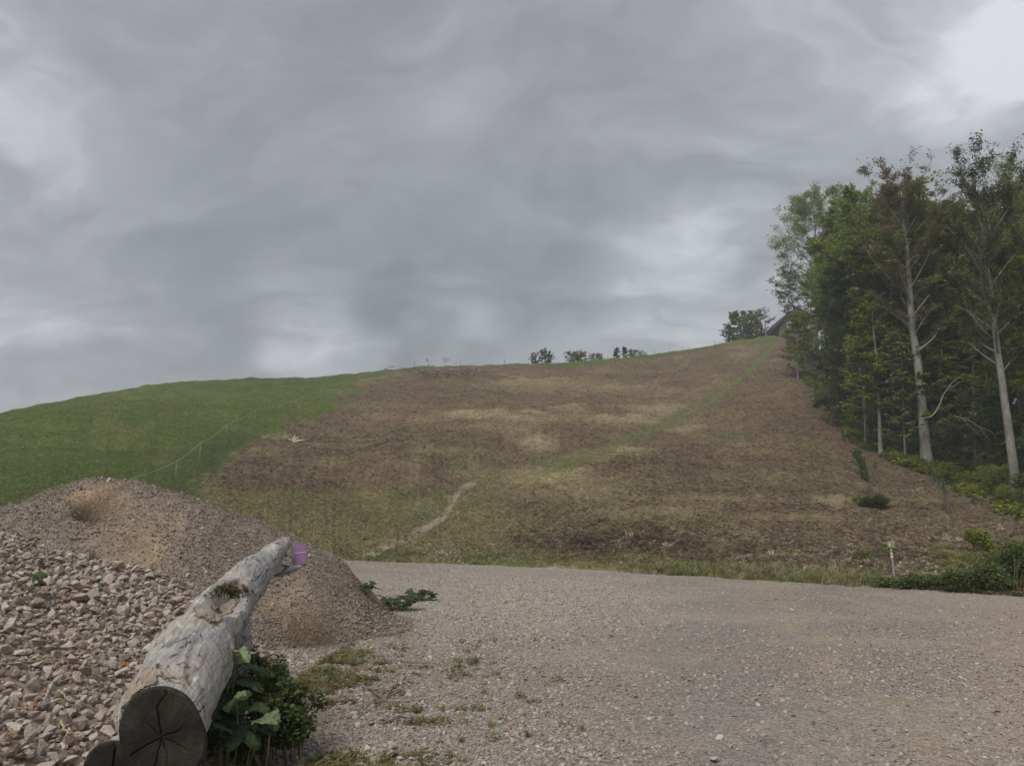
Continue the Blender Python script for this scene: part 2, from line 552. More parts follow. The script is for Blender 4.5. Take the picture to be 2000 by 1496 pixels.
def scatter(name, pts, rot, scl, protos, parent=None, label=None, cat=None, seed=1):
    col, k = _ptcols[protos]
    me = bpy.data.meshes.new(name)
    pts = np.asarray(pts, np.float32); n = len(pts)
    me.vertices.add(n); me.vertices.foreach_set('co', pts.ravel())
    a = me.attributes.new('rot', 'FLOAT_VECTOR', 'POINT'); a.data.foreach_set('vector', np.asarray(rot, np.float32).ravel())
    a = me.attributes.new('scl', 'FLOAT_VECTOR', 'POINT')
    scl = np.asarray(scl, np.float32)
    if scl.ndim == 1: scl = np.repeat(scl[:, None], 3, 1)
    a.data.foreach_set('vector', scl.ravel())
    a = me.attributes.new('pick', 'INT', 'POINT')
    a.data.foreach_set('value', np.random.default_rng(seed).integers(0, k, n).astype(np.int32))
    o = add(name, me, parent)
    ng = bpy.data.node_groups.new(name, 'GeometryNodeTree')
    ng.interface.new_socket('Geometry', in_out='INPUT', socket_type='NodeSocketGeometry')
    ng.interface.new_socket('Geometry', in_out='OUTPUT', socket_type='NodeSocketGeometry')
    gi = ng.nodes.new('NodeGroupInput'); go = ng.nodes.new('NodeGroupOutput')
    ci = ng.nodes.new('GeometryNodeCollectionInfo'); ci.inputs['Collection'].default_value = col
    ci.inputs['Separate Children'].default_value = True; ci.inputs['Reset Children'].default_value = True
    ip = ng.nodes.new('GeometryNodeInstanceOnPoints'); ip.inputs['Pick Instance'].default_value = True

    def na(nm, ty):
        q = ng.nodes.new('GeometryNodeInputNamedAttribute'); q.data_type = ty; q.inputs['Name'].default_value = nm
        return [s for s in q.outputs if s.enabled and s.name == 'Attribute'][0]
    er = ng.nodes.new('FunctionNodeEulerToRotation')
    L = ng.links.new
    L(na('rot', 'FLOAT_VECTOR'), er.inputs[0]); L(er.outputs[0], ip.inputs['Rotation'])
    L(na('scl', 'FLOAT_VECTOR'), ip.inputs['Scale']); L(na('pick', 'INT'), ip.inputs['Instance Index'])
    L(gi.outputs[0], ip.inputs['Points']); L(ci.outputs[0], ip.inputs['Instance']); L(ip.outputs[0], go.inputs[0])
    md = o.modifiers.new('scatter', 'NODES'); md.node_group = ng
    tag(o, label, cat, None, 'stuff')
    return o


def stone_mesh(name, seed, mat, flat=.7, npt=13, sharp=1.0):
    r = np.random.default_rng(seed)
    v = r.normal(0, 1, (npt, 3)); v /= np.linalg.norm(v, axis=1)[:, None]
    v *= r.uniform(.78, 1.0, (npt, 1)) * .5
    v *= np.array([1.0, r.uniform(.62, .95), flat * r.uniform(.6, 1.0)])
    bm = bmesh.new()
    for q in v: bm.verts.new(q)
    res = bmesh.ops.convex_hull(bm, input=bm.verts[:])
    for q in [x for x in bm.verts if not x.link_faces]: bm.verts.remove(q)
    bmesh.ops.recalc_face_normals(bm, faces=bm.faces[:])
    me = bpy.data.meshes.new(name); bm.to_mesh(me); bm.free()
    me.materials.append(mat)
    return me


stones = [stone_mesh('stone_shape', 100 + i, M_stone, .72, 14) for i in range(12)]
pebbles = [stone_mesh('pebble_shape', 200 + i, M_pebble, .55, 11) for i in range(10)]
epebs = [stone_mesh('earth_pebble_shape', 260 + i, M_earthpeb, .6, 10) for i in range(6)]
proto_col('stones', stones); proto_col('pebbles', pebbles); proto_col('epebs', epebs)


def tuft_mesh(name, seed, mat, n=14, h=1.0, w=.05, spread=.35, lean=.5, flat=False):
    r = np.random.default_rng(seed)
    V = []; F = []
    for i in range(n):
        a = r.uniform(0, 2 * math.pi); R = r.uniform(0, spread)
        b = np.array([math.cos(a) * R, math.sin(a) * R, 0])
        hh = h * r.uniform(.5, 1.0); la = r.uniform(0, 2 * math.pi); ln = lean * r.uniform(.2, 1.3)
        dirv = np.array([math.cos(la) * ln, math.sin(la) * ln, .15 if flat else 1.0]); dirv /= np.linalg.norm(dirv)
        side = np.array([-math.sin(la + .6), math.cos(la + .6), 0]) * w * r.uniform(.6, 1.3)
        m_ = b + dirv * hh * .55; droop = np.array([math.cos(la), math.sin(la), -.25]) * hh * .12
        tip = b + dirv * hh + droop
        o = len(V)
        V += [b - side / 2, b + side / 2, m_ + side * .4, m_ - side * .4, tip]
        F += [(o, o + 1, o + 2), (o, o + 2, o + 3), (o + 3, o + 2, o + 4)]
    return mk_mesh(name, V, np.array(F), mat)


def weed_mesh(name, seed, mat, n=26, R=.5, h=.5, ls=.16):
    r = np.random.default_rng(seed)
    V = []; F = []
    for i in range(n):
        a = r.uniform(0, 2 * math.pi); q = math.sqrt(r.uniform(0, 1)) * R
        c = np.array([math.cos(a) * q, math.sin(a) * q, h * r.uniform(.1, 1) * (1 - .5 * q / R)])
        s = ls * r.uniform(.6, 1.3); az = r.uniform(0, 2 * math.pi); t = r.uniform(-.5, .9)
        u = np.array([math.cos(az), math.sin(az), math.sin(t) * .6]); v = np.array([-math.sin(az), math.cos(az), r.uniform(-.3, .3)])
        o = len(V)
        V += [c - u * s, c - v * s * .45 + np.array([0, 0, s * .12]), c + u * s, c + v * s * .45 + np.array([0, 0, s * .12])]
        F += [(o, o + 1, o + 2), (o, o + 2, o + 3)]
    return mk_mesh(name, V, np.array(F), mat)


proto_col('tuft_green', [tuft_mesh('tuft_green', 300 + i, M_grass, 16, 1, .07, .5, .6) for i in range(5)])
proto_col('tuft_straw', [tuft_mesh('tuft_straw', 310 + i, M_straw, 14, 1, .06, .6, 1.1) for i in range(5)])
proto_col('tuft_litter', [tuft_mesh('tuft_litter', 320 + i, M_litter, 13, 1, .12, .7, 1.8, True) for i in range(6)])
proto_col('weeds', [weed_mesh('weed', 330 + i, M_weed) for i in range(5)])
proto_col('edge_weeds', [weed_mesh('edge_weed', 350 + i, M_leaf['yellow'], 30, .55, .7, .15) for i in range(4)] + [weed_mesh('edge_weed_b', 360 + i, M_leaf['bush'], 30, .55, .6, .15) for i in range(3)])
proto_col('dry_leaves', [weed_mesh('dry_leaf', 340 + i, M_dryleaf, 2, .6, .15, .5) for i in range(5)])
proto_col('moss', [tuft_mesh('moss_tuft', 345 + i, M_moss, 16, 1, .12, .5, .9) for i in range(3)])


# ------------------------------------------------------------------ ground sheets
def polar_grid(az, rfun, nr):
    A = np.repeat(az[:, None], nr, 1)
    R = np.stack([rfun(a) for a in az])
    return A, R


def sheet(name, A, R, mat, colfn, zoff=0, wrap=False):
    X = np.sin(A) * R; Y = np.cos(A) * R
    Z = hill(X, Y) + zoff
    n, k = A.shape
    V = np.stack([X, Y, Z], -1).reshape(-1, 3)
    i = np.arange(n - 1)[:, None] * k; j = np.arange(k - 1)[None, :]
    F = np.stack([i + j, i + j + 1, i + k + j + 1, i + k + j], -1).reshape(-1, 4)
    me = mk_mesh(name, V, F, mat, True)
    ca = me.color_attributes.new('tint', 'FLOAT_COLOR', 'POINT')
    c = colfn(X.ravel(), Y.ravel(), Z.ravel())
    ca.data.foreach_set('color', np.concatenate([c, np.ones((len(c), 1))], 1).astype(np.float32).ravel())
    return tag(add(name, me), None, None, None, 'structure')


def inpoly(px, py, poly):
    ins = np.zeros(px.shape, bool)
    n = len(poly)
    for i in range(n):
        x1, y1 = poly[i]; x2, y2 = poly[(i + 1) % n]
        c = ((y1 > py) != (y2 > py)) & (px < (x2 - x1) * (py - y1) / ((y2 - y1) + 1e-9) + x1)
        ins ^= c
    return ins


def polydist(px, py, pts):
    dmin = np.full(px.shape, 1e9)
    for (x1, y1), (x2, y2) in zip(pts[:-1], pts[1:]):
        dx, dy = x2 - x1, y2 - y1
        t = np.clip(((px - x1) * dx + (py - y1) * dy) / (dx * dx + dy * dy), 0, 1)
        dmin = np.minimum(dmin, np.hypot(px - x1 - t * dx, py - y1 - t * dy))
    return dmin


BORDER = [(775, 690), (765, 722), (700, 755), (640, 790), (590, 822), (530, 840), (480, 870), (440, 905), (405, 945), (385, 975), (330, 1010), (250, 1100)]
TRACK = [(1512, 676), (1465, 722), (1425, 757), (1380, 790), (1310, 822), (1240, 852), (1160, 886), (1090, 908), (1020, 926), (950, 938), (905, 950)]
DIRT = [(925, 944), (900, 953), (886, 972), (880, 990), (868, 1008), (845, 1026), (810, 1043), (775, 1058), (745, 1075), (718, 1090)]
FEDGE = [(1545, 690), (1572, 738), (1600, 768), (1625, 800), (1660, 850), (1700, 880), (1760, 905), (1810, 918), (1850, 945), (1900, 965), (1960, 990), (2040, 1020), (2300, 1060)]
STRAW = [(1050, 930, 95, 19, 1.0), (1110, 918, 50, 12, .7), (1150, 893, 30, 5, .8), (960, 948, 40, 7, .6), (930, 806, 70, 9, .8), (1040, 815, 90, 10, .55), (1000, 835, 60, 12, .4), (1045, 862, 40, 16, .7), (1120, 888, 50, 6, .5), (1200, 878, 60, 7, .75),
         (1230, 820, 110, 9, .5), (1290, 800, 60, 14, .5), (1330, 832, 60, 6, .5), (1110, 795, 40, 6, .5), (1050, 750, 110, 9, .3), (1640, 978, 60, 9, .65), (1380, 975, 120, 8, .35),
         (1200, 760, 90, 8, .25), (830, 820, 40, 8, .3), (750, 790, 90, 8, .2), (870, 880, 70, 9, .25), (1550, 1010, 110, 10, .3), (1250, 1000, 130, 12, .35), (1130, 960, 120, 20, .45), (1480, 930, 100, 12, .15), (1450, 690, 30, 8, .3)]


def hill_masks(x, y, z):
    px, py = project(x, y, z)
    wob = fbm(x, y, 5, 4, 80) ; wob2 = fbm(x, y, 1.4, 3, 88)
    qx = px + wob * 34; qy = py + wob2 * 10 + wob * 10
    r = np.hypot(x, y)
    meadow = np.zeros(px.shape)
    bx = np.interp(qy, [b[1] for b in BORDER], [b[0] for b in BORDER])
    meadow = sstep((bx - qx) / 34 + .5)
    az = np.arctan2(x, y)
    rc = np.interp(az, CR_AZ, CR_R)
    # green pasture strip along the crest
    band = np.interp(px, [780, 960, 1040, 1100, 1260, 1380, 1500, 1540], [4, 0, 3, 9, 8, 4, 12, 0])
    cy = np.interp(px, [a for a, b, c in crest_px], [b for a, b, c in crest_px])
    crestg = sstep((band + cy - py + wob2 * 8) / 5 + .5) * (px > 780) * (px < 1560)
    beyond = (r > rc - 1)
    track = 1 - sstep((polydist(qx * .3 + px * .7, qy * .3 + py * .7, TRACK) - np.interp(py, [680, 950], [2, 7])) / 9)
    dirt = (1 - sstep((polydist(px + wob2 * 12, py + wob * 5, DIRT) - np.interp(py, [945, 1090], [2.5, 5.5])) / 6)) * np.clip(1.0 + wob2 * 1.0, 0, 1)
    ruts = 1 - sstep((polydist(px, py + wob * 2, TRACK) - 1.0) / 3)
    straw = np.zeros(px.shape)
    for cx, cy_, sx, sy, am in STRAW:
        straw = np.maximum(straw, am * np.exp(-(((qx - cx) / sx) ** 2 + ((qy - cy_) / sy) ** 2) ** 1.3))
    straw = np.clip(straw + sstep((wob + .1) * 2.2) * .18 * sstep((wob2 + .2) * 2), 0, 1)
    # mixed grass at the foot of the slope, left of the spur
    lowg = sstep((qy - 945) / 30) * (1 - sstep((qx - 920) / 120)) * .75
    lowg = np.maximum(lowg, .45 * sstep((qy - 1000) / 30) * (1 - sstep((qy - 1030) / 30)) * (1 - sstep((px - 1300) / 200)))
    byd = np.interp(px, [690, 1000, 1350, 1700, 2000], [1092, 1108, 1120, 1133, 1160])
    hump = np.exp(-(((px - 1055 + wob * 20) / 92) ** 2 + ((py - 930 + wob2 * 8) / 15) ** 2) ** 1.5)
    straw = np.maximum(straw, hump * .95)
    lowg = lowg * (1 - .85 * straw)
    edge = sstep((qy - byd + 30) / 18) * (1 - sstep((px - 1700) / 80))
    lowg = np.maximum(lowg, edge * .9)
    dark = np.exp(-(((qx - 1200) / 190) ** 2 + ((qy - 1050) / 30) ** 2) ** 1.5)
    dark = np.maximum(dark, .6 * np.exp(-(((qx - 1560) / 160) ** 2 + ((qy - 1085) / 24) ** 2) ** 1.5))
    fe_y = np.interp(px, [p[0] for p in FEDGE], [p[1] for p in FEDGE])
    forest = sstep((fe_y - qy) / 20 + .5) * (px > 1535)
    rocky = np.exp(-(((qx - 1790) / 90) ** 2 + ((qy - 1110) / 20) ** 2)) * .8
    rocky = np.maximum(rocky, .7 * np.exp(-(((qx - 1560) / 90) ** 2 + ((qy - 1110) / 10) ** 2)))
    track = track * (1 - hump)
    return dict(px=px, py=py, r=r, meadow=np.maximum(meadow, np.maximum(crestg, beyond * 1.0)) * (1 - forest), track=track * (1 - dirt), dirt=dirt, ruts=ruts, straw=straw, lowg=lowg, dark=dark, forest=forest, rocky=rocky, wob=wob, wob2=wob2)


def lerp(a, b, t):
    return a + (b - a) * t[:, None]


def hill_col(x, y, z):
    m = hill_masks(x, y, z)
    n = len(x)
    one = np.ones((n, 3))
    n1 = sstep(fbm(x, y, 9, 4, 91) + .5); n2 = sstep(fbm(x, y, 2.5, 3, 95) * 1.5 + .5)
    c = lerp(one * (.205, .138, .094), one * (.155, .108, .075), n1)
    c = lerp(c, one * (.215, .175, .095), n2 * .5)
    c = lerp(c, one * (.14, .135, .06), sstep((fbm(x, y, 4, 3, 102) - .12) * 4) * .55)
    c = lerp(c, one * (.46, .38, .22), np.clip(m['straw'] * 1.05, 0, 1))
    g = lerp(one * (.15, .170, .055), one * (.25, .22, .10), n2)
    c = lerp(c, g, m['lowg'])
    c = lerp(c, one * (.105, .082, .055), m['dark'] * .75)
    c = lerp(c, one * (.155, .160, .062), m['track'] * .85)
    c = lerp(c, one * (.24, .20, .13), m['ruts'] * .35)
    c = lerp(c, one * (.33, .26, .195), m['dirt'] * .95)
    mg = lerp(one * (.082, .128, .028), one * (.115, .152, .036), n1)
    mg = lerp(mg, one * (.19, .18, .07), sstep((n2 - .55) * 2.2) * .4)
    c = lerp(c, mg, m['meadow'])
    c = lerp(c, one * (.30, .26, .22), m['rocky'] * .5)
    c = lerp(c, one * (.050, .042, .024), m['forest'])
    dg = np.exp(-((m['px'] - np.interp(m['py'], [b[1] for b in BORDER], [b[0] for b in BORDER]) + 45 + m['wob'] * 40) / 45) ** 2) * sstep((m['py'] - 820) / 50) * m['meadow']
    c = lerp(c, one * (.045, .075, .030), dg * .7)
    return np.clip(c * .82, .01, 1)


def ground_mat(name, fine=18, bumpd=.05, kind='hill'):
    m, N = mat_new(name)
    ca = N.n('ShaderNodeVertexColor'); ca.layer_name = 'tint'
    p = obpos(N)
    n1 = N.noise(p, 1.3, 5, .65); n2 = N.noise(p, fine, 4, .7); n3 = N.noise(p, fine * .25, 4, .65)
    c = ca.outputs[0]
    if kind == 'hill':
        v = N.math('MULTIPLY', N.mapr(n2, .3, .7, .55, 1.45), N.mapr(n3, .3, .7, .75, 1.25))
        c = N.hsv(c, h=N.mapr(n1, .3, .7, .485, .515), v=v)
        h = N.math('ADD', n2, N.math('MULTIPLY', n3, 2.0))
        finish(N, c, .95, h, .9, bumpd, spec=.1)
    else:
        v1 = N.voronoi(p, 42, out='Color'); v1d = N.voronoi(p, 42)
        v2 = N.voronoi(p, 95, out='Color'); v2d = N.voronoi(p, 95)
        s1 = N.n('ShaderNodeSeparateColor'); N.link(v1, s1.inputs[0])
        s2 = N.n('ShaderNodeSeparateColor'); N.link(v2, s2.inputs[0])
        val = N.math('MULTIPLY', N.mapr(s1.outputs[0], 0, 1, .72, 1.30), N.mapr(s2.outputs[0], 0, 1, .7, 1.32))
        c = N.hsv(c, sat=N.mapr(s1.outputs[1], 0, 1, .5, 1.4), v=N.math('MULTIPLY', val, N.mapr(n3, .3, .7, .85, 1.15)))
        h = N.math('ADD', N.math('MULTIPLY', v1d, -.7), N.math('MULTIPLY', v2d, -.35))
        h = N.math('ADD', h, N.math('MULTIPLY', n3, .5))
        finish(N, c, .92, h, .9, .02, spec=.15)
    return m


M_hill = ground_mat('hill_turf', 7, .10)
M_yard = ground_mat('gravel', 20, .02, 'yard')


def yard_masks(x, y):
    px, py = project(x, y, hill(x, y))
    w = fbm(x, y, 1.8, 4, 110); w2 = fbm(x, y, .5, 3, 115)
    q = px + w * 160
    veg = sstep((760 - q) / 180) * sstep((py - 1230) / 60) * .8            # weedy strip by the log
    veg = np.maximum(veg, .28 * np.exp(-(((q - 820) / 260) ** 2 + ((py - 1300) / 130) ** 2)) * sstep((w2 + .05) * 5))
    veg = np.where(y < 0, 0, veg)
    track = np.exp(-((px - (1330 + (py - 1130) * .35)) / (150 + (py - 1130) * .35)) ** 2) * (py > 1100)
    tracks2 = np.exp(-(((px - 1560 - (py - 1200) * .95) + w * 90) / 50) ** 2)
    coarse = np.exp(-(((q - 1030) / 300) ** 2 + ((py - 1175) / 70) ** 2))
    return px, py, veg, track, tracks2, coarse, w, w2


def yard_col(x, y, z):
    px, py, veg, track, tr2, coarse, w, w2 = yard_masks(x, y)
    n = len(x); one = np.ones((n, 3))
    c = lerp(one * (.310, .266, .224), one * (.252, .216, .182), sstep(w * 1.8 + .5))
    c = lerp(c, one * (.245, .222, .205), np.clip(track * .8 * sstep(w2 * 1.5 + .8), 0, 1))
    c = lerp(c, one * (.335, .265, .195), np.clip(tr2, 0, 1) * .85 * sstep(w2 * 2 + .7))
    c = lerp(c, one * (.35, .27, .22), sstep((px - 1750) / 250) * .6 * (y > 0))
    c = lerp(c, one * (.40, .35, .30), np.clip(coarse, 0, 1) * .75)
    c = lerp(c, one * (.15, .125, .075), veg * .8)
    return np.clip(c, .01, 1)


VIEW = math.radians(39)
az_f = np.concatenate([np.linspace(-math.pi, -VIEW, 50)[:-1], np.linspace(-VIEW, VIEW, 760), np.linspace(VIEW, math.pi, 50)[1:]])


def r_yard(a):
    rb = float(rbf(a))
    return np.concatenate([[0.01], np.geomspace(2.5, rb + .02, 130)])


A, R = polar_grid(az_f, r_yard, 131)
yard = sheet('gravel_ground', A, R, M_yard, yard_col)


def r_hill(a):
    rb = float(rbf(a)); rc = np.interp(a, CR_AZ, CR_R)
    u = np.linspace(0, 1, 230)
    r1 = rb + (rc - rb) * u ** 1.35
    return np.concatenate([r1, rc + np.geomspace(1.5, 1050, 24)])


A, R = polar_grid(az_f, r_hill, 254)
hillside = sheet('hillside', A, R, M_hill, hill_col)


# ------------------------------------------------------------------ hillside ground cover
def hill_points(n, rmin_off=0.2, seed=3, frac=.98):
    r_ = np.random.default_rng(seed)
    az = r_.uniform(-VIEW + .02, VIEW - .02, n)
    rb = rbf(az) + rmin_off; rc = np.interp(az, CR_AZ, CR_R)
    u = r_.uniform(0, 1, n)
    # roughly even in the view, thinning with distance
    r = 1 / (1 / rb + (1 / (rc * frac) - 1 / rb) * u ** .85)
    x = np.sin(az) * r; y = np.cos(az) * r
    return x, y, hill(x, y), r_


def rots(r_, n, tilt=.25):
    return np.stack([r_.normal(0, tilt, n), r_.normal(0, tilt, n), r_.uniform(0, 6.28, n)], 1)


x, y, z, r_ = hill_points(420000, .3, 5)
m = hill_masks(x, y, z)
sz = .075 + .00045 * m['r']
u = r_.uniform(0, 1, len(x))
pg = np.clip(m['meadow'] * .75 + m['lowg'] * .55 + m['track'] * .3, 0, 1) * (1 - m['dirt']) * (1 - m['forest'])
ps = np.clip(m['straw'] * .95 + .06 * (1 - m['meadow']) + m['lowg'] * .25 + m['meadow'] * .03, 0, 1) * (1 - m['dirt'])
plit = np.clip(.8 - m['meadow'] * 1.2 - m['straw'] * .5 - m['lowg'] * .45 - m['track'] * .4, 0, 1) * (1 - m['dirt'])
sel = u < pg * .8
P_ = np.stack([x, y, z], 1)
k = sel
scatter('meadow_grass', P_[k], rots(r_, k.sum(), .15), sz[k] * .8 * r_.uniform(.5, 1.6, k.sum()), 'tuft_green', None, 'short green grass covering the pasture and the foot of the hill', 'grass')
k = (~sel) & (r_.uniform(0, 1, len(x)) < ps)
scatter('dry_grass', P_[k], rots(r_, k.sum(), .2), sz[k] * r_.uniform(.7, 1.7, k.sum()), 'tuft_straw', None, 'bleached straw coloured grass in patches on the brown slope', 'dry grass')
k = (~sel) & (~k) & (r_.uniform(0, 1, len(x)) < plit)
scatter('plant_litter', P_[k] + np.array([0, 0, .01]), rots(r_, k.sum(), .3), sz[k] * .85 * np.exp(r_.normal(0, .45, k.sum())) * (1 + .6 * m['dark'][k]), 'tuft_litter', None, 'brown mown bracken and twig litter covering the cleared slope', 'litter')

# taller rough grass along the road edge and the bank
r2 = np.random.default_rng(11)
n = 9000
az = r2.uniform(az_tan(640, 1100)[0], az_tan(1720, 1130)[0], n)
rr = rbf(az) + np.abs(r2.normal(0, 1.2, n)) - .15
x = np.sin(az) * rr; y = np.cos(az) * rr
cl_ = fbm(x, y, 1.3, 3, 120)
k = r2.uniform(-.5, .6, n) < cl_ * 2 - .1
s_ = r2.uniform(.06, .19, n) * (1 + .5 * sstep((np.degrees(az) - 2) / 10)) * (1 + cl_)
k1 = k & (r2.uniform(0, 1, n) < .5)
scatter('verge_grass', np.stack([x, y, hill(x, y)], 1)[k1], rots(r2, k1.sum(), .15), s_[k1], 'tuft_green', None, 'rough green grass along the far edge of the gravel', 'grass')
k2 = k & ~k1
scatter('verge_straw', np.stack([x, y, hill(x, y)], 1)[k2], rots(r2, k2.sum(), .2), s_[k2], 'tuft_straw', None, 'dry yellow grass stems along the far edge of the gravel', 'dry grass')

# pale chips and stones showing on the slope
x, y, z, r3 = hill_points(5200, .3, 15)
m = hill_masks(x, y, z)
k = r3.uniform(0, 1, len(x)) < .10 + .9 * m['rocky'] + .12 * m['dark']
k &= (m['meadow'] < .4) & (m['forest'] < .5)
scatter('slope_stones', (np.stack([x, y, z], 1) + np.array([0, 0, .02]))[k], rots(r3, k.sum(), .4), (r3.uniform(.05, .16, len(x)) * (1 + m['r'] / 150))[k], 'pebbles', None, 'pale stone chips lying on the cleared slope', 'stones')
n = 2600
x = []; 
cxy = [(1800, 1105, 95, 16), (1560, 1108, 90, 9), (1905, 1110, 50, 14), (1840, 1052, 30, 5), (880, 1085, 40, 12), (865, 733, 35, 7)]
pts = []
for cx, cy, sx, sy in cxy:
    for i in range(46 if sy < 12 else 90):
        c_ = cast(cx + r3.normal(0, sx * .6), cy + r3.normal(0, sy * .6)); pts.append(c_)
pts = np.array([tuple(p) for p in pts])
scatter('bank_stones', pts + np.array([0, 0, .03]), rots(r3, len(pts), .5), r3.uniform(.05, .18, len(pts)) * (1 + (np.hypot(pts[:, 0], pts[:, 1]) > 60) * 1.5), 'pebbles', None, 'pale stones washed out of the bank above the road', 'stones')

# ------------------------------------------------------------------ gravel on the yard
r4 = np.random.default_rng(21)


def yard_points(n, r0, r1, pw=1.0):
    az = r4.uniform(-.62, .62, n); u = r4.uniform(0, 1, n)
    r = 1 / (1 / r0 + (1 / r1 - 1 / r0) * u ** pw)
    rb = rbf(az)
    k = r < rb - .1
    az, r = az[k], r[k]
    return np.sin(az) * r, np.cos(az) * r


x, y = yard_points(190000, 4.4, 36)
px, py, veg, trk, tr2, coarse, w, w2 = yard_masks(x, y)
clear = np.maximum(mound(x, y), pile(x, y)) < .03
pr = np.clip(.70 + .8 * coarse - .5 * trk - .45 * tr2 + w * .9, .08, 1)
k = clear & (r4.uniform(0, 1, len(x)) < pr)
x, y, r = x[k], y[k], np.hypot(x, y)[k]
s_ = np.exp(r4.normal(math.log(.019), .42, len(x))) * (1 + r / 22) * (1 + .8 * coarse[k] + .45 * veg[k])
s_ = np.clip(s_, .008, .09)
scatter('loose_gravel', np.stack([x, y, hill(x, y) + s_ * .10], 1), rots(r4, len(x), .35), s_, 'pebbles', yard, 'small loose grey and beige gravel spread over the yard')

# larger stones, coarse strip by the log: parts of the ground
x, y = yard_points(16000, 4.8, 15)
px, py, veg, trk, tr2, coarse, w, w2 = yard_masks(x, y)
dens_ = np.clip(sstep((960 - px - w * 220) / 330) * sstep((py - 1200) / 80) + .03, 0, 1)
k = (np.maximum(mound(x, y), pile(x, y)) < .05) & (r4.uniform(0, 1, len(x)) < dens_ * .8)
x, y = x[k], y[k]
s_ = np.clip(np.exp(r4.normal(math.log(.042), .4, len(x))), .02, .12)
big_ = list(zip(x, y, s_))
for q, s in (((1710, 1228), .13), ((1700, 1262), .07), ((1405, 1268), .11), ((1128, 1258), .09), ((1120, 1268), .07), ((1185, 1270), .08), ((1275, 1318), .10), ((1397, 1488), .12),
             ((1972, 1330), .11), ((1480, 1358), .07), ((1505, 1340), .08), ((1017, 1393), .09), ((1270, 1480), .05), ((1240, 1237), .08), ((1300, 1180), .10), ((1520, 1242), .09), ((1345, 1330), .08),
             ((1960, 1185), .12), ((1890, 1180), .09), ((1130, 1345), .06), ((1190, 1445), .07), ((1135, 1478), .06), ((1600, 1390), .05), ((1700, 1330), .06)):
    c_ = cast(*q); big_.append((c_.x, c_.y, s))
big_.sort(key=lambda q: -q[2] / math.hypot(q[0], q[1]))
for i, (xx, yy, s) in enumerate(big_[:290]):
    me = random.choice(stones if random.random() < .6 else pebbles)
    add('stone', me, yard, (xx, yy, float(hill(xx, yy)) + s * .16), (random.gauss(0, .3), random.gauss(0, .3), random.uniform(0, 6.28)), s)
rest = np.array(big_[290:]).reshape(-1, 3)
if len(rest):
    scatter('coarse_stones', np.stack([rest[:, 0], rest[:, 1], hill(rest[:, 0], rest[:, 1]) + rest[:, 2] * .15], 1), rots(r4, len(rest), .3), rest[:, 2], 'stones', yard)

# ------------------------------------------------------------------ soil mound
M_soil, N = mat_new('mound_soil')
p = obpos(N)
ca = N.n('ShaderNodeVertexColor'); ca.layer_name = 'tint'
v1 = N.voronoi(p, 34, out='Color'); v1d = N.voronoi(p, 34); v2d = N.voronoi(p, 80)
s1 = N.n('ShaderNodeSeparateColor'); N.link(v1, s1.inputs[0])
n3 = N.noise(p, 5, 5, .65)
c = N.hsv(ca.outputs[0], sat=N.mapr(s1.outputs[1], 0, 1, .7, 1.2), v=N.math('MULTIPLY', N.mapr(s1.outputs[0], 0, 1, .8, 1.2), N.mapr(n3, .3, .7, .75, 1.25)))
h = N.math('ADD', N.math('MULTIPLY', v1d, -.6), N.math('ADD', N.math('MULTIPLY', v2d, -.3), N.math('MULTIPLY', n3, .9)))
finish(N, c, .95, h, .9, .03, spec=.1)


def patch(name, x0, x1, y0, y1, step, fn, mat, colfn, thr=-.05):
    xs = np.arange(x0, x1, step); ys = np.arange(y0, y1, step)
    X, Y = np.meshgrid(xs, ys, indexing='ij')
    Hh = fn(X, Y)
    Z = hill(X, Y) + np.where(Hh > 0, Hh, np.maximum(Hh * 1.0, -.12)) - .015
    n, k = X.shape
    V = np.stack([X, Y, Z], -1).reshape(-1, 3)
    i = np.arange(n - 1)[:, None] * k; j = np.arange(k - 1)[None, :]
    F = np.stack([i + j, i + k + j, i + k + j + 1, i + j + 1], -1).reshape(-1, 4)
    keep = (Hh.ravel()[F] > thr).any(1)
    F = F[keep]
    used = np.unique(F); remap = np.full(len(V), -1); remap[used] = np.arange(len(used))
    V = V[used]; F = remap[F]
    me = mk_mesh(name, V, F, mat, True)
    if colfn:
        cc = colfn(V[:, 0], V[:, 1], V[:, 2])
        at_ = me.color_attributes.new('tint', 'FLOAT_COLOR', 'POINT')
        at_.data.foreach_set('color', np.concatenate([cc, np.ones((len(cc), 1))], 1).astype(np.float32).ravel())
    return me


def earthy(x, y, z):
    """1 = bare brown earth, 0 = grey grit"""
    px, py = project(x, y, z)
    w = fbm(x, y, .9, 4, 130); q = px + w * 80
    e = np.exp(-(((q - 265) / 95) ** 2 + ((py - 1060) / 110) ** 2) ** 1.2)
    e = np.maximum(e, .8 * np.exp(-(((q - 230) / 110) ** 2 + ((py - 985) / 50) ** 2)))
    e = np.maximum(e, .5 * np.exp(-(((q - 560) / 120) ** 2 + ((py - 1180) / 50) ** 2)))
    return np.clip(e + w * .5, 0, 1), px, py


def mound_col(x, y, z):
    e, px, py = earthy(x, y, z)
    one = np.ones((len(x), 3))
    c = lerp(one * (.235, .192, .158), one * (.285, .212, .150), e)
    yel = sstep((fbm(x * 1.6, y * .7, .8, 4, 140) - .12) * 5) * e
    c = lerp(c, one * (.36, .265, .165), yel * .75)
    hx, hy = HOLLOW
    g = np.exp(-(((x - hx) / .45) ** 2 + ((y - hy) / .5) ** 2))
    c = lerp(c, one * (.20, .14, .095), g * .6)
    return c


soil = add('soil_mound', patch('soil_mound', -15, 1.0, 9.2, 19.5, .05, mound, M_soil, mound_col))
tag(soil, 'brown heap of earth and grit with a hollow near its top', 'earth mound')
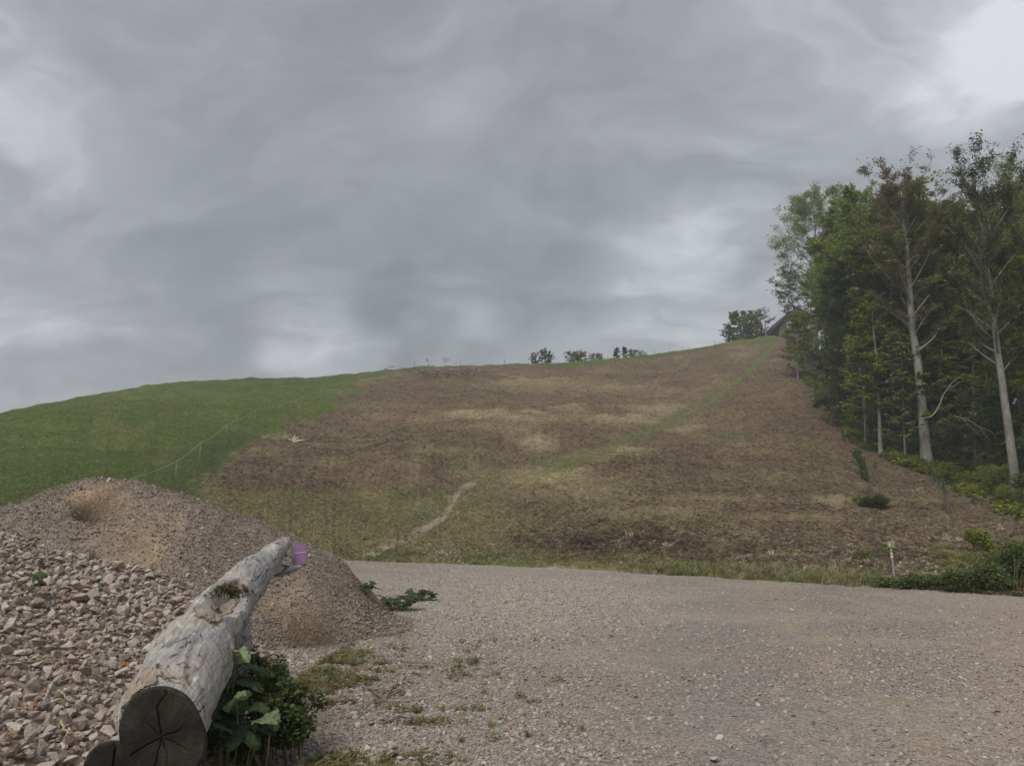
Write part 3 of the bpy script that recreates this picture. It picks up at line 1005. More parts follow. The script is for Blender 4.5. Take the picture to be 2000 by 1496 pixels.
# grit on the mound
n = 60000
x = r4.uniform(-11, -.6, n); y = r4.uniform(9.5, 14.8, n)
mh = mound(x, y); z = hill(x, y) + mh
e, px, py = earthy(x, y, z)
k = (mh > .03) & (r4.uniform(0, 1, n) < (1 - .8 * e)) & (px > -30)
s_ = np.clip(np.exp(r4.normal(math.log(.028), .45, n)) * (1 + .5 * sstep(1 - z / 1.0)), .012, .1)
scatter('mound_grit', np.stack([x, y, z], 1)[k], rots(r4, k.sum(), .5), s_[k], 'epebs', soil)
n = 7000
x = r4.uniform(-10, -.6, n); y = r4.uniform(9.6, 14.6, n); mh = mound(x, y); z = hill(x, y) + mh
e, px, py = earthy(x, y, z)
k = (mh > .03) & (r4.uniform(0, 1, n) < .18 + .7 * np.exp(-(((px - 440) / 70) ** 2 + ((py - 1130) / 60) ** 2)) + .5 * sstep((py - 1120) / 60) * (px < 420))
scatter('mound_pebbles', np.stack([x, y, z], 1)[k], rots(r4, k.sum(), .5), np.clip(np.exp(r4.normal(math.log(.05), .4, n)), .02, .12)[k], 'pebbles', soil)

# ------------------------------------------------------------------ coarse stone pile
M_core = plain_mat('pile_dark_fines', (.16, .12, .10), (.24, .19, .16), 4)  # the packed fines' own darker brown, beneath the paler stones
proot = empty('stone_pile', (-4.2, 6.6, 0), 'large heap of pinkish broken stones beside the weathered log', 'stone pile')
core = patch('pile_core', -9.5, -1.5, 2.4, 10.6, .05, pile, M_core, None)
core.transform(Matrix.Translation((4.2, -6.6, 0)))
add('packed_fines', core, proot)
n = 80000
x = r4.uniform(-9, -1.7, n); y = r4.uniform(2.9, 10.2, n)
ph = pile(x, y)
z = hill(x, y) + ph
px, py = project(x, y, z)
k = (ph > -.02) & (px > -160) & (py < 1700) & (y > 3)
x, y, z, px, py = x[k], y[k], z[k], px[k], py[k]
# Poisson-like thinning: keep one stone per small cell
s_all = np.clip(np.exp(r4.normal(math.log(.054), .38, len(x))), .026, .15)
order = np.argsort(-s_all)
grid = {}
chosen = []
for i in order:
    s = s_all[i]
    cx, cy = int(math.floor(x[i] / .06)), int(math.floor(y[i] / .06))
    ok = True
    for a in (-2, -1, 0, 1, 2):
        for b in (-2, -1, 0, 1, 2):
            for j in grid.get((cx + a, cy + b), ()):
                if (x[i] - x[j]) ** 2 + (y[i] - y[j]) ** 2 < (.36 * (s + s_all[j])) ** 2:
                    ok = False; break
            if not ok: break
        if not ok: break
    if ok:
        grid.setdefault((cx, cy), []).append(i); chosen.append(i)
ch = np.array(chosen)
gx, gy = np.gradient(pile(*np.meshgrid([-3.0, -2.9], [5.0, 5.1], indexing='ij')))[0:2]
rr_ = rots(r4, len(ch), .5)
zz = z[ch] + s_all[ch] * r4.uniform(-.02, .22, len(ch))
inview = (px[ch] > 0) & (px[ch] < 640) & (py[ch] < 1496)
dist = np.sqrt(x[ch] ** 2 + y[ch] ** 2)
score = np.where(inview, s_all[ch] / dist, 0)
top = np.argsort(-score)[:298]
istop = np.zeros(len(ch), bool); istop[top] = True
for j in top:
    i = ch[j]
    s = s_all[i]
    add('stone', stones[random.randrange(12)], proot, (x[i] + 4.2, y[i] - 6.6, zz[j] + .01), tuple(rr_[j]), (s * random.uniform(.9, 1.25), s, s * random.uniform(.8, 1.1)))
o = ~istop
off = np.array([4.2, -6.6, 0])
scatter('heaped_stones', np.stack([x[ch][o], y[ch][o], zz[o]], 1) + off, rr_[o], s_all[ch][o] * 1.05, 'stones', proot)
# a lower layer filling the gaps
n = 17000
x2 = r4.uniform(-8, -1.75, n); y2 = r4.uniform(3, 10, n); p2 = pile(x2, y2); k = p2 > -.01
scatter('filling_stones', (np.stack([x2, y2, hill(x2, y2) + p2 - .01], 1) + off)[k], rots(r4, k.sum(), .6), r4.uniform(.018, .065, k.sum()), 'stones', proot)

# fallen leaves on the pile and by the log
n = 900
x = r4.uniform(-6, 1.0, n); y = r4.uniform(4.5, 9.5, n)
cl_ = fbm(x, y, .7, 3, 150)
k = (r4.uniform(0, 1, n) < np.clip(cl_ * 1.6 + .10, .03, 1)) & ((x < -1.6) | (r4.uniform(0, 1, n) < .25))
scatter('fallen_leaves', np.stack([x, y, yard_top(x, y) + .035], 1)[k], rots(r4, k.sum(), .5), r4.uniform(.035, .075, k.sum()), 'dry_leaves', None, 'orange brown dry leaves caught between the stones of the pile', 'fallen leaves')

# ------------------------------------------------------------------ weathered log
def wood_mat():
    m, N = mat_new('weathered_wood')
    p = obpos(N)
    # long axis of the log is close to +Y rising: stretch the grain along it
    mp = N.n('ShaderNodeMapping'); N.link(p, mp.inputs[0]); mp.inputs['Rotation'].default_value = (math.radians(-18), 0, 0)
    g = N.vmath('MULTIPLY', mp.outputs[0], (7, .9, 7))
    grain = N.noise(g, 4, 6, .7, .4)
    pat = N.noise(p, 3.2, 5, .62, .6)
    pat2 = N.noise(N.vmath('ADD', p, (4, 2, 9)), 7.5, 6, .68, .8)
    c = N.ramp(grain, [(.25, (.15, .125, .10)), (.40, (.33, .30, .265)), (.58, (.44, .415, .38)), (.75, (.56, .54, .51))])
    c = N.mix(N.mapr(pat, .49, .56, 0, .75), c, (.30, .298, .305))     # blue-grey sapwood patches
    c = N.mix(N.mapr(pat, .42, .35, 0, .6), c, (.40, .31, .22))       # warm patches
    c = N.mix(N.mapr(pat2, .57, .64, 0, .9), c, (.06, .052, .045))      # dark fungus stains
    c = N.mix(N.mapr(pat2, .42, .35, 0, .8), c, (.60, .585, .56))       # white bloom
    g2 = N.vmath('MULTIPLY', mp.outputs[0], (7, .32, 7))
    gd = N.voronoi(N.vmath('ADD', g2, N.vmath('MULTIPLY', N.noise(p, 6, 4, col=True), (.7, .25, .7))), 1.0, 'DISTANCE_TO_EDGE')
    crack = N.mapr(gd, 0.0, .016, 1, 0)
    crack = N.math('MULTIPLY', crack, N.mapr(N.noise(p, 3.4, 3), .53, .59, 0, 1))
    fib = N.noise(N.vmath('MULTIPLY', mp.outputs[0], (60, 4, 60)), 1.2, 4, .7)
    c = N.hsv(c, v=N.mapr(fib, .3, .7, .74, 1.2))
    c = N.mix(N.math('MULTIPLY', crack, .92), c, (.035, .028, .022))
    h = N.math('SUBTRACT', N.math('ADD', N.math('MULTIPLY', grain, .6), N.math('MULTIPLY', pat2, .8)), N.math('MULTIPLY', crack, 1.2))
    finish(N, c, .8, N.math('ADD', h, N.math('MULTIPLY', fib, .5)), .9, .022, spec=.15)
    return m


M_wood = wood_mat()
M_barkb = plain_mat('loose_bark', (.27, .225, .175), (.42, .36, .29), 9, .9, .9, .03, (1, .5, 1))

M_cut, N = mat_new('sawn_end')
p = obpos(N)
sx = N.n('ShaderNodeSeparateXYZ'); N.link(p, sx.inputs[0])
ln = N.vmath('LENGTH', p)
ang = N.math('ARCTAN2', sx.outputs['Y'], sx.outputs['X'])
nz = N.noise(p, 7, 4, .6)
rings = N.math('SINE', N.math('MULTIPLY', N.math('ADD', ln, N.math('MULTIPLY', nz, .05)), 330))
cmb = N.n('ShaderNodeCombineXYZ'); N.val(cmb.inputs[0], N.math('MULTIPLY', ang, 14)); N.val(cmb.inputs[1], N.math('MULTIPLY', ln, 5))
rad = N.noise(cmb.outputs[0], 1.6, 5, .75)
blot = N.noise(p, 5, 5, .65)
c = N.ramp(blot, [(.3, (.012, .010, .009)), (.5, (.026, .022, .018)), (.68, (.058, .049, .039)), (.8, (.11, .085, .06))])
c = N.hsv(c, v=N.math('MULTIPLY', N.mapr(rings, -1, 1, .95, 1.05), N.mapr(rad, .3, .7, .6, 1.5)))
speck = N.voronoi(p, 60)
c = N.mix(N.mapr(speck, .10, .05, 0, .35), c, (.28, .25, .20))
finish(N, c, .85, N.math('ADD', rad, N.math('MULTIPLY', rings, .05)), .6, .012)


def remesh(V, F, vox):
    me = mk_mesh('tmp', V, F)
    o = bpy.data.objects.new('tmp', me); COL.objects.link(o)
    md = o.modifiers.new('r', 'REMESH'); md.mode = 'VOXEL'; md.voxel_size = vox
    dg = bpy.context.evaluated_depsgraph_get()
    ev = o.evaluated_get(dg); m2 = bpy.data.meshes.new_from_object(ev)
    n = len(m2.vertices); co = np.zeros(n * 3, np.float32); m2.vertices.foreach_get('co', co)
    no = np.zeros(n * 3, np.float32); m2.vertices.foreach_get('normal', no)
    fs = np.zeros(len(m2.polygons) * 4, np.int32); m2.loops.foreach_get('vertex_index', fs)
    bpy.data.objects.remove(o); bpy.data.meshes.remove(me); bpy.data.meshes.remove(m2)
    return co.reshape(-1, 3), no.reshape(-1, 3), fs.reshape(-1, 4)


def closed_tube(pts, rad, sides, V, F, shape=None):
    """tube with fan caps made of quads (degenerate-free via tiny end rings)"""
    pts = [np.array(p) for p in pts]; rad = list(rad)
    t0 = pts[0] - pts[1]; t0 /= np.linalg.norm(t0); t1 = pts[-1] - pts[-2]; t1 /= np.linalg.norm(t1)
    pp = [pts[0] + t0 * .001] + pts + [pts[-1] + t1 * .001]
    rr = [.0015] + rad + [.0015]
    off = sum(len(q) for q in V)
    tube_arr(pp, rr, sides, V=V, F=F)
    n = len(pp)
    # fan caps
    c0 = len(V[-1]) + off
    V.append(np.array([pp[0], pp[-1]]))
    caps = []
    for j in range(0, sides, 2):
        caps.append((c0, off + (j + 2) % sides, off + j + 1, off + j))
        e = off + (n - 1) * sides
        caps.append((c0 + 1, e + j, e + j + 1, e + (j + 2) % sides))
    F.append(np.array(caps))


def spline(pts, n):
    pts = np.array(pts, float)
    t = np.linspace(0, len(pts) - 1, n)
    out = []
    for q in t:
        i = min(int(q), len(pts) - 2); f = q - i
        p0 = pts[max(i - 1, 0)]; p1 = pts[i]; p2 = pts[i + 1]; p3 = pts[min(i + 2, len(pts) - 1)]
        out.append(.5 * ((2 * p1) + (-p0 + p2) * f + (2 * p0 - 5 * p1 + 4 * p2 - p3) * f * f + (-p0 + 3 * p1 - 3 * p2 + p3) * f ** 3))
    return np.array(out)


def build_log():
    ctrl = [(318, 1436, 4.75, .232), (342, 1356, 5.05, .262), (368, 1296, 5.4, .268), (406, 1240, 5.8, .240), (436, 1194, 6.2, .210), (464, 1157, 6.5, .170), (497, 1120, 6.85, .135),
            (522, 1094, 7.1, .112), (543, 1072, 7.3, .092), (557, 1060, 7.42, .080), (566, 1052, 7.5, .05)]
    P = [(*at(a, b, Y), r) for a, b, Y, r in ctrl]
    S = spline(P, 60)
    S0 = S[0].copy()
    back = S[0, :3] - S[3, :3]; back /= np.linalg.norm(back)
    S = np.concatenate([[np.append(S[0, :3] + back * .16, S[0, 3])], S])
    V, F = [], []
    closed_tube(list(S[:, :3]), list(np.maximum(S[:, 3], .01)), 40, V, F)
    # lower fork
    c2 = [(500, 1122, 6.95, .10), (530, 1115, 7.15, .075), (556, 1113, 7.3, .062), (580, 1109, 7.4, .048), (600, 1100, 7.48, .012)]
    S2 = spline([(*at(a, b, Y), r) for a, b, Y, r in c2], 26)
    closed_tube(list(S2[:, :3]), list(np.maximum(S2[:, 3], .006)), 16, V, F)
    # splinter of the upper limb
    c4 = [(540, 1082, 7.25, .05), (556, 1086, 7.32, .030), (574, 1086, 7.38, .008)]
    S4 = spline([(*at(a, b, Y), r) for a, b, Y, r in c4], 10)
    closed_tube(list(S4[:, :3]), list(S4[:, 3]), 8, V, F)
    # foot: flaring stub beneath the trunk on its right side
    a0 = Vector(at(452, 1200, 6.15)); 
    c3 = [(*at(425, 1215, 6.2), .19), (*at(448, 1236, 6.15), .14), (*at(466, 1258, 6.1), .11), (*at(455, 1330, 6.05), .09), (*at(450, 1390, 6.0), .09)]
    S3 = spline(c3, 14)
    closed_tube(list(S3[:, :3]), list(S3[:, 3]), 16, V, F)
    # root flare low on the left of the cut
    c5 = [(*at(310, 1410, 5.05), .2), (*at(280, 1405, 5.08), .17), (*at(268, 1385, 5.3), .14), (*at(310, 1320, 5.7), .1)]
    S5 = spline(c5, 12)
    closed_tube(list(S5[:, :3]), list(S5[:, 3]), 16, V, F)
    co, no, fs = remesh(np.concatenate(V), np.concatenate(F), .0105)
    # cut plane
    A0 = np.array(S0[:3]); ax = S[4, :3] - S[1, :3]; ax /= np.linalg.norm(ax)
    nrm = np.array([ax[0] * .4 + .05, ax[1], ax[2] * .15]); nrm /= np.linalg.norm(nrm)     # saw cut, close to vertical
    # cavity with ragged rim on top
    for (qx, qy, Y, rad, dep) in ((432, 1166, 0, .15, .15), (455, 1150, 0, .15, .14), (412, 1183, 0, .13, .12), (470, 1139, 0, .08, .07)):
        v_ = np.array(px_dir(qx, qy)); dl = np.linalg.norm(np.cross(co - np.array([0, 0, CAM_Z]), v_), axis=1); kk = np.nonzero(dl < .03)[0]
        if not len(kk): continue
        cc = co[kk[np.argmin(co[kk, 1])]]
        dd = np.linalg.norm((co - cc) * np.array([1, .6, 1]), axis=1)
        rg = rad * (1 + .35 * fbm(co[:, 0] * 9 + 3, co[:, 1] * 9 + co[:, 2] * 7, 1.0, 3, 160))
        w = sstep((rg - dd) / (rad * .22))
        inward = -no
        co = co + inward * (w * dep)[:, None]
    # knots and lumps
    lump = fbm(co[:, 0] * 1 + co[:, 2] * .7, co[:, 1], .34, 3, 170) * .05
    ridg = np.abs(fbm((co[:, 0] + co[:, 2] * .5) * 6.5, co[:, 1] * .45 + co[:, 2] * .2, .45, 3, 171)) * .030
    fine_ = fbm(co[:, 0] * 3 + co[:, 2] * 2, co[:, 1] * 1.2, .05, 3, 175) * .007
    dcut = (co - A0) @ nrm
    damp = sstep(dcut / .05)
    co = co + no * ((lump - ridg + fine_) * damp)[:, None]
    # flatten the sawn end
    dcut = (co - A0) @ nrm
    lowm = dcut < 0.004
    co = co - nrm[None] * np.where(lowm, dcut - 0.004, 0)[:, None]
    return co, fs, A0, nrm


co, fs, A0, nrm = build_log()
base = np.array([A0[0], A0[1], 0.0])
lroot = empty('fallen_log', tuple(base), 'large bleached forked tree trunk lying against the stone pile, sawn end forward', 'log')
trunk = add('trunk', mk_mesh('log_trunk', co - base, fs, M_wood, True), lroot)


def cut_face(name, centre, nv, ru, parent, org, outline=None, cracks=(0.3, 1.9, 3.6, 5.0), seed=1):
    """sawn disc with real radial cracks; built in its own frame (z = out of the cut)"""
    zax = Vector(-nv).normalized(); xax = Vector((1, 0, 0)); xax = (xax - zax * xax.dot(zax)).normalized(); yax = zax.cross(xax)
    na, nr = 240, 26
    a = np.arange(na) / na * 2 * math.pi
    rr = np.linspace(0, 1, nr) ** .85
    R = ru(a)
    X = np.cos(a)[:, None] * rr[None] * R[:, None]; Y = np.sin(a)[:, None] * rr[None] * R[:, None]
    rad = np.hypot(X, Y)
    Z = fbm(X, Y, .08, 3, seed) * .004 + .030
    for i, ca in enumerate(cracks):
        wv = ca + fbm(rad * 6 + i * 3, rad * 0 + i, .5, 3, seed + i) * .25
        dl = np.abs((np.angle(np.exp(1j * (a[:, None] - wv))))) * rad
        ext = [1.1, .8, 1.05, .55, .9, .5, .7, .45, .6][i % 9]
        Z -= .022 * np.exp(-(dl / (.0036 if i < 2 else .0022)) ** 2) * sstep((ext - rad / R.mean()) * 8) * sstep(rad / .02)
    Z = Z - .026 * sstep((rr[None] - .975) / .025) ** 2
    V = np.stack([X, Y, Z], -1).reshape(-1, 3)
    i = np.arange(na)[:, None]; j = np.arange(nr - 1)[None]; i2 = (i + 1) % na
    F = np.stack([i * nr + j, i * nr + j + 1, i2 * nr + j + 1, i2 * nr + j], -1).reshape(-1, 4)
    me = mk_mesh(name, V, F, M_cut, True)
    o = add('cut_face', me, parent)
    mt = Matrix((( xax.x, yax.x, zax.x), (xax.y, yax.y, zax.y), (xax.z, yax.z, zax.z)))
    o.rotation_euler = mt.to_euler(); o.location = Vector(centre) - Vector(org)
    return o


# outline of the sawn end measured from the mesh itself
zax = Vector(-nrm).normalized(); xax = Vector((1, 0, 0)); xax = (xax - zax * xax.dot(zax)).normalized(); yax = zax.cross(xax)
near = np.abs((co - A0) @ nrm - .004) < .012
rel = co[near] - A0
uu = rel @ np.array(xax); vv_ = rel @ np.array(yax)
aa = np.mod(np.arctan2(vv_, uu), 2 * math.pi); rd = np.hypot(uu, vv_)
bins = np.zeros(48)
for b in range(48):
    q = np.abs(np.angle(np.exp(1j * (aa - (b + .5) / 48 * 2 * math.pi)))) < .09
    bins[b] = min(rd[q].max(), .34) if q.any() else .27
bins = np.array([np.median([bins[(i + k) % 48] for k in (-2, -1, 0, 1, 2)]) for i in range(48)])


def ru_main(a):
    t = a / (2 * math.pi) * 48 - .5
    return np.interp(np.mod(t, 48), np.arange(49), np.append(bins, bins[0])) * 0.995


cut_face('log_cut', A0 + nrm * .004 , nrm, ru_main, lroot, base, cracks=(1.62, 3.75, 5.0, .35, 4.6, 2.4, 5.9), seed=5)

# loose bark slab on the left flank
def bark_slab(name, px0, py0, Y, w, h, seed, parent, org, tilt):
    r = np.random.default_rng(seed)
    n = 14
    U, Vv = np.meshgrid(np.linspace(-1, 1, n), np.linspace(-1, 1, n), indexing='ij')
    ed = np.maximum(np.abs(U), np.abs(Vv))
    rag = 1 + fbm(U * 2 + seed, Vv * 2, .6, 3, seed) * .45
    X = U * w / 2 * rag; Yy = Vv * h / 2 * rag; Z = -(U ** 2) * w * .35 + fbm(U, Vv, .4, 3, seed + 2) * .03
    top = np.stack([X, Yy, Z], -1).reshape(-1, 3); bot = top - np.array([0, 0, .012])
    i = np.arange(n - 1)[:, None] * n; j = np.arange(n - 1)[None]
    F = np.stack([i + j, i + n + j, i + n + j + 1, i + j + 1], -1).reshape(-1, 4)
    F2 = F[:, ::-1] + n * n
    ring = [k for k in range(n)] + [k * n + n - 1 for k in range(1, n)] + [(n - 1) * n + k for k in range(n - 2, -1, -1)] + [k * n for k in range(n - 2, 0, -1)]
    rs = np.array([(ring[k], ring[(k + 1) % len(ring)], ring[(k + 1) % len(ring)] + n * n, ring[k] + n * n) for k in range(len(ring))])
    me = mk_mesh(name, np.concatenate([top, bot]), np.concatenate([F, F2, rs]), M_barkb, False)
    o = add('bark_piece', me, parent, Vector(at(px0, py0, Y)) - Vector(org), tilt)
    return o


def surf(qx, qy):
    v_ = np.array(px_dir(qx, qy)); dl = np.linalg.norm(np.cross(co - np.array([0, 0, CAM_Z]), v_), axis=1)
    kk = np.nonzero(dl < .03)[0]
    return co[kk[np.argmin(co[kk, 1])]] if len(kk) else None


def bark_shell(qx, qy, rx, ry, seed, thick=.018):
    """a ragged piece of bark lying on the trunk: the trunk's own surface raised and given thickness"""
    c_ = surf(qx, qy)
    if c_ is None: return
    dd = (co - c_) / np.array([rx, ry, rx])
    q = np.linalg.norm(dd, axis=1) + fbm(co[:, 0] * 6 + co[:, 2] * 5, co[:, 1] * 3, .6, 4, seed) * 1.0
    ins = q < 1
    fk = ins[fs].all(1) & (((co - A0) @ nrm)[fs].min(1) > .012)
    ff = fs[fk]
    if not len(ff): return
    used = np.unique(ff); rm_ = np.full(len(co), -1); rm_[used] = np.arange(len(used)); ff = rm_[ff]
    # per-vertex normals
    P0 = co[used]; fn = np.cross(P0[ff[:, 1]] - P0[ff[:, 0]], P0[ff[:, 3]] - P0[ff[:, 0]])
    vn = np.zeros_like(P0)
    for k in range(4): np.add.at(vn, ff[:, k], fn)
    vn /= np.linalg.norm(vn, axis=1)[:, None] + 1e-9
    rough = (.6 + np.abs(fbm(P0[:, 0] * 4 + P0[:, 2] * 3, P0[:, 1] * 2, .25, 3, seed + 3)) * 2.2)[:, None]
    top = P0 + vn * thick * rough; bot = P0 + vn * .002
    e = np.sort(np.concatenate([ff[:, [0, 1]], ff[:, [1, 2]], ff[:, [2, 3]], ff[:, [3, 0]]]), 1)
    d_ = np.concatenate([ff[:, [0, 1]], ff[:, [1, 2]], ff[:, [2, 3]], ff[:, [3, 0]]])
    key = e[:, 0].astype(np.int64) * 10000000 + e[:, 1]
    u_, inv_, cnt = np.unique(key, return_inverse=True, return_counts=True)
    bd = d_[cnt[inv_] == 1]; n_ = len(P0)
    side = np.stack([bd[:, 1], bd[:, 0], bd[:, 0] + n_, bd[:, 1] + n_], 1)
    add('bark_piece', mk_mesh('bark_shell', np.concatenate([top, bot]) - base, np.concatenate([ff, side]), M_barkb, False), lroot)


bark_shell(240, 1385, .19, .30, 5, .018)
bark_shell(276, 1322, .06, .16, 6, .012)
bark_shell(440, 1180, .08, .12, 7, .014)
bark_shell(418, 1196, .07, .09, 9, .014)
bark_shell(474, 1245, .05, .13, 11, .010)

# moss in the hollow
pts = []
rm = np.random.default_rng(5)
for i in range(700):
    qx, qy = rm.normal(452, 15), rm.normal(1153, 6)
    v = px_dir(qx, qy); o_ = np.array([0, 0, CAM_Z]); vv = np.array(v)
    dd = np.linalg.norm(np.cross(co - o_, vv), axis=1)
    kk = np.nonzero(dd < .02)[0]
    if len(kk):
        b = kk[np.argmin(co[kk, 1])]
        pts.append(co[b] - base)
if pts:
    pts = np.array(pts)
    scatter('moss', pts, rots(rm, len(pts), .5), rm.uniform(.010, .026, len(pts)), 'moss', lroot)

# small sawn log under the big one
B0 = np.array(at(222, 1502, 4.80)); axs = np.array([.12, 1, .10]); axs /= np.linalg.norm(axs)
S = np.array([B0 + axs * t for t in np.linspace(-.12, 1.3, 16)])
V, F = [], []
closed_tube(list(S), list(.165 - .03 * np.linspace(0, 1, 16)), 32, V, F)
c2, n2_, f2 = remesh(np.concatenate(V), np.concatenate(F), .014)
dc = (c2 - B0) @ nrm
c2 = c2 + n2_ * ((fbm(c2[:, 0] * 2 + c2[:, 2], c2[:, 1] * .6, .15, 3, 180) * .03) * sstep(dc / .05))[:, None]
dc = (c2 - B0) @ nrm
c2 = c2 - nrm[None] * np.where(dc < .004, dc - .004, 0)[:, None]
sbase = np.array([B0[0], B0[1], 0.0])
sroot = empty('small_log', tuple(sbase), 'smaller sawn log tucked under the left side of the big trunk', 'log')
add('trunk', mk_mesh('small_log_trunk', c2 - sbase, f2, M_wood, True), sroot)
cut_face('small_cut', B0 + nrm * .004, nrm, lambda a: .164 + .004 * np.sin(3 * a), sroot, sbase, cracks=(1.5, 4.4), seed=9)

# purple plate wedged in the fork
def flat_mat(name, c, rough=.5, spec=.3):
    m, N = mat_new(name)
    p = obpos(N)
    nz = N.noise(p, 12, 4, .6)
    cc = N.hsv(N.mix(.0, c, c), v=N.mapr(nz, .3, .7, .9, 1.1))
    finish(N, cc, rough, spec=spec)
    return m


M_pur = flat_mat('purple_plastic', (.24, .135, .27)); M_pur2 = flat_mat('faded_edge', (.26, .27, .30)); M_white = flat_mat('white_paint', (.75, .75, .74))
pc = at(583, 1082, 7.42)
plr = empty('purple_plate', tuple(pc - Vector((0, 0, .1))), 'small purple plastic plate wedged in the forked tip of the big log', 'plate')
rt = (math.radians(-6), math.radians(-5), math.radians(4))
add('panel', box_mesh('plate_panel', .118, .008, .190, M_pur, .003), plr, (.012, 0, .1), rt)
add('faded_edge', box_mesh('plate_edge', .026, .009, .186, M_pur2, .002, (-.062, -.001, 0)), plr, (.012, 0, .1), rt)
add('white_line', box_mesh('plate_line', .112, .004, .004, M_white, 0, (.002, -.0065, .012)), plr, (.012, 0, .1), rt)


# ------------------------------------------------------------------ sticks and twigs
def stick(name, pxs, Yfn, rad, label, cat='branch', mat=None, group=None, lift=.02, branches=(), sides=6):
    pts = []
    for q in pxs:
        c = cast(q[0], q[1], fn=yard_top) if Yfn is None else at(q[0], q[1], Yfn)
        pts.append(np.array(c) + np.array([0, 0, lift + (q[2] if len(q) > 2 else 0)]))
    S = spline(pts, len(pts) * 4)
    rs_ = np.random.default_rng(len(label))
    S = S + rs_.normal(0, rad * .5, S.shape)
    V, F = tube_arr(S, np.linspace(rad, rad * .45, len(S)), sides)
    for bq in branches:
        bp = []
        for q in bq:
            c = cast(q[0], q[1], fn=yard_top) if Yfn is None else at(q[0], q[1], Yfn)
            bp.append(np.array(c) + np.array([0, 0, lift + (q[2] if len(q) > 2 else 0)]))
        B = spline(bp, len(bp) * 4)
        tube_arr(B, np.linspace(rad * .7, rad * .25, len(B)), sides, V=V, F=F)
    V = np.concatenate(V); b = V.mean(0)
    o = add(name, mk_mesh(name, V - b, np.concatenate(F), mat or M_twig, True), None, tuple(b))
    return tag(o, label, cat, group)


stick('fallen_branch', [(700, 1340), (725, 1350), (748, 1368), (770, 1345), (792, 1328)], None, .014, 'forked brown stick lying among stones right of the log', branches=[[(735, 1385), (752, 1366), (765, 1350), (778, 1330)], [(748, 1368), (790, 1350)]])
stick('fallen_branch', [(742, 1420), (765, 1412), (795, 1405)], None, .012, 'short dark stick near the bottom edge among weeds', branches=[[(765, 1412), (785, 1400)]])
stick('fallen_branch', [(770, 1292), (810, 1296), (850, 1297)], None, .008, 'thin straight stick lying on the gravel right of the weeds')
stick('fallen_branch', [(25, 1058, .08), (58, 1078, .12), (82, 1097, .16), (92, 1125, .05)], None, .016, 'bent dark twig sticking out of the top of the stone pile', branches=[[(55, 1083, .04), (70, 1082, .12), (78, 1092, .16)]])
stick('fallen_branch', [(60, 1272), (100, 1270), (118, 1274)], None, .008, 'thin twig across the middle of the stone pile', lift=.07)
stick('fallen_branch', [(40, 1318), (80, 1308), (112, 1302)], None, .009, 'pale long twig on the stone pile above the orange leaves', lift=.07, mat=M_straw)
stick('fallen_branch', [(112, 1372), (124, 1382), (136, 1395)], None, .008, 'short pale twig on the lower stone pile', lift=.07, mat=M_straw)
stick('fallen_branch', [(115, 1438), (125, 1455), (140, 1463), (148, 1462)], None, .009, 'curved pale twig at the bottom of the stone pile', lift=.08, mat=M_straw)
stick('fallen_branch', [(135, 1054), (160, 1053), (180, 1053)], None, .014, 'thin pale root lying below the hollow of the mound', mat=M_straw)
stick('fallen_branch', [(176, 1045), (186, 1040), (194, 1041)], None, .018, 'short pale root at the lip of the mound hollow', mat=M_straw)
stick('plank', [(505, 1293), (540, 1294), (600, 1293)], None, .03, 'grey weathered plank half hidden behind the leafy plants', 'plank', lift=.0)
stick('fallen_branch', [(1485, 1449), (1518, 1452)], None, .006, 'tiny dark stick lying alone on the right gravel')
stick('fallen_branch', [(1335, 1329), (1357, 1333)], None, .010, 'dark flat splinter on the gravel in the middle')


# ------------------------------------------------------------------ leafy plants
def big_leaf_mat(name, top, under):
    m, N = mat_new(name)
    g = N.n('ShaderNodeNewGeometry')
    oi = N.n('ShaderNodeObjectInfo')
    p = obpos(N)
    sp = N.n('ShaderNodeSeparateXYZ'); N.link(p, sp.inputs[0])
    vein = N.math('ABSOLUTE', N.math('SINE', N.math('ADD', N.math('MULTIPLY', sp.outputs['Y'], 9), N.math('MULTIPLY', N.math('ABSOLUTE', sp.outputs['X']), -9))))
    nz = N.noise(p, 5, 4, .6)
    c = N.mix(g.outputs['Backfacing'], top, under)
    c = N.mix(N.mapr(vein, .12, .03, 0, .3), c, (.15, .19, .09))
    c = N.hsv(c, v=N.math('MULTIPLY', N.mapr(nz, .3, .7, .7, 1.3), N.mapr(oi.outputs['Random'], 0, 1, .7, 1.35)))
    finish(N, c, .55, nz, .3, .02, transl=.25, spec=.3)
    return m


M_burd = big_leaf_mat('burdock_leaf', (.040, .068, .024), (.20, .24, .14))
M_burdp = big_leaf_mat('burdock_leaf_pale', (.22, .28, .14), (.26, .31, .19))
M_stem = plain_mat('plant_stem', (.16, .18, .07), (.24, .20, .11), 8)
M_stemd = plain_mat('dry_stem', (.20, .15, .09), (.30, .23, .14), 8)


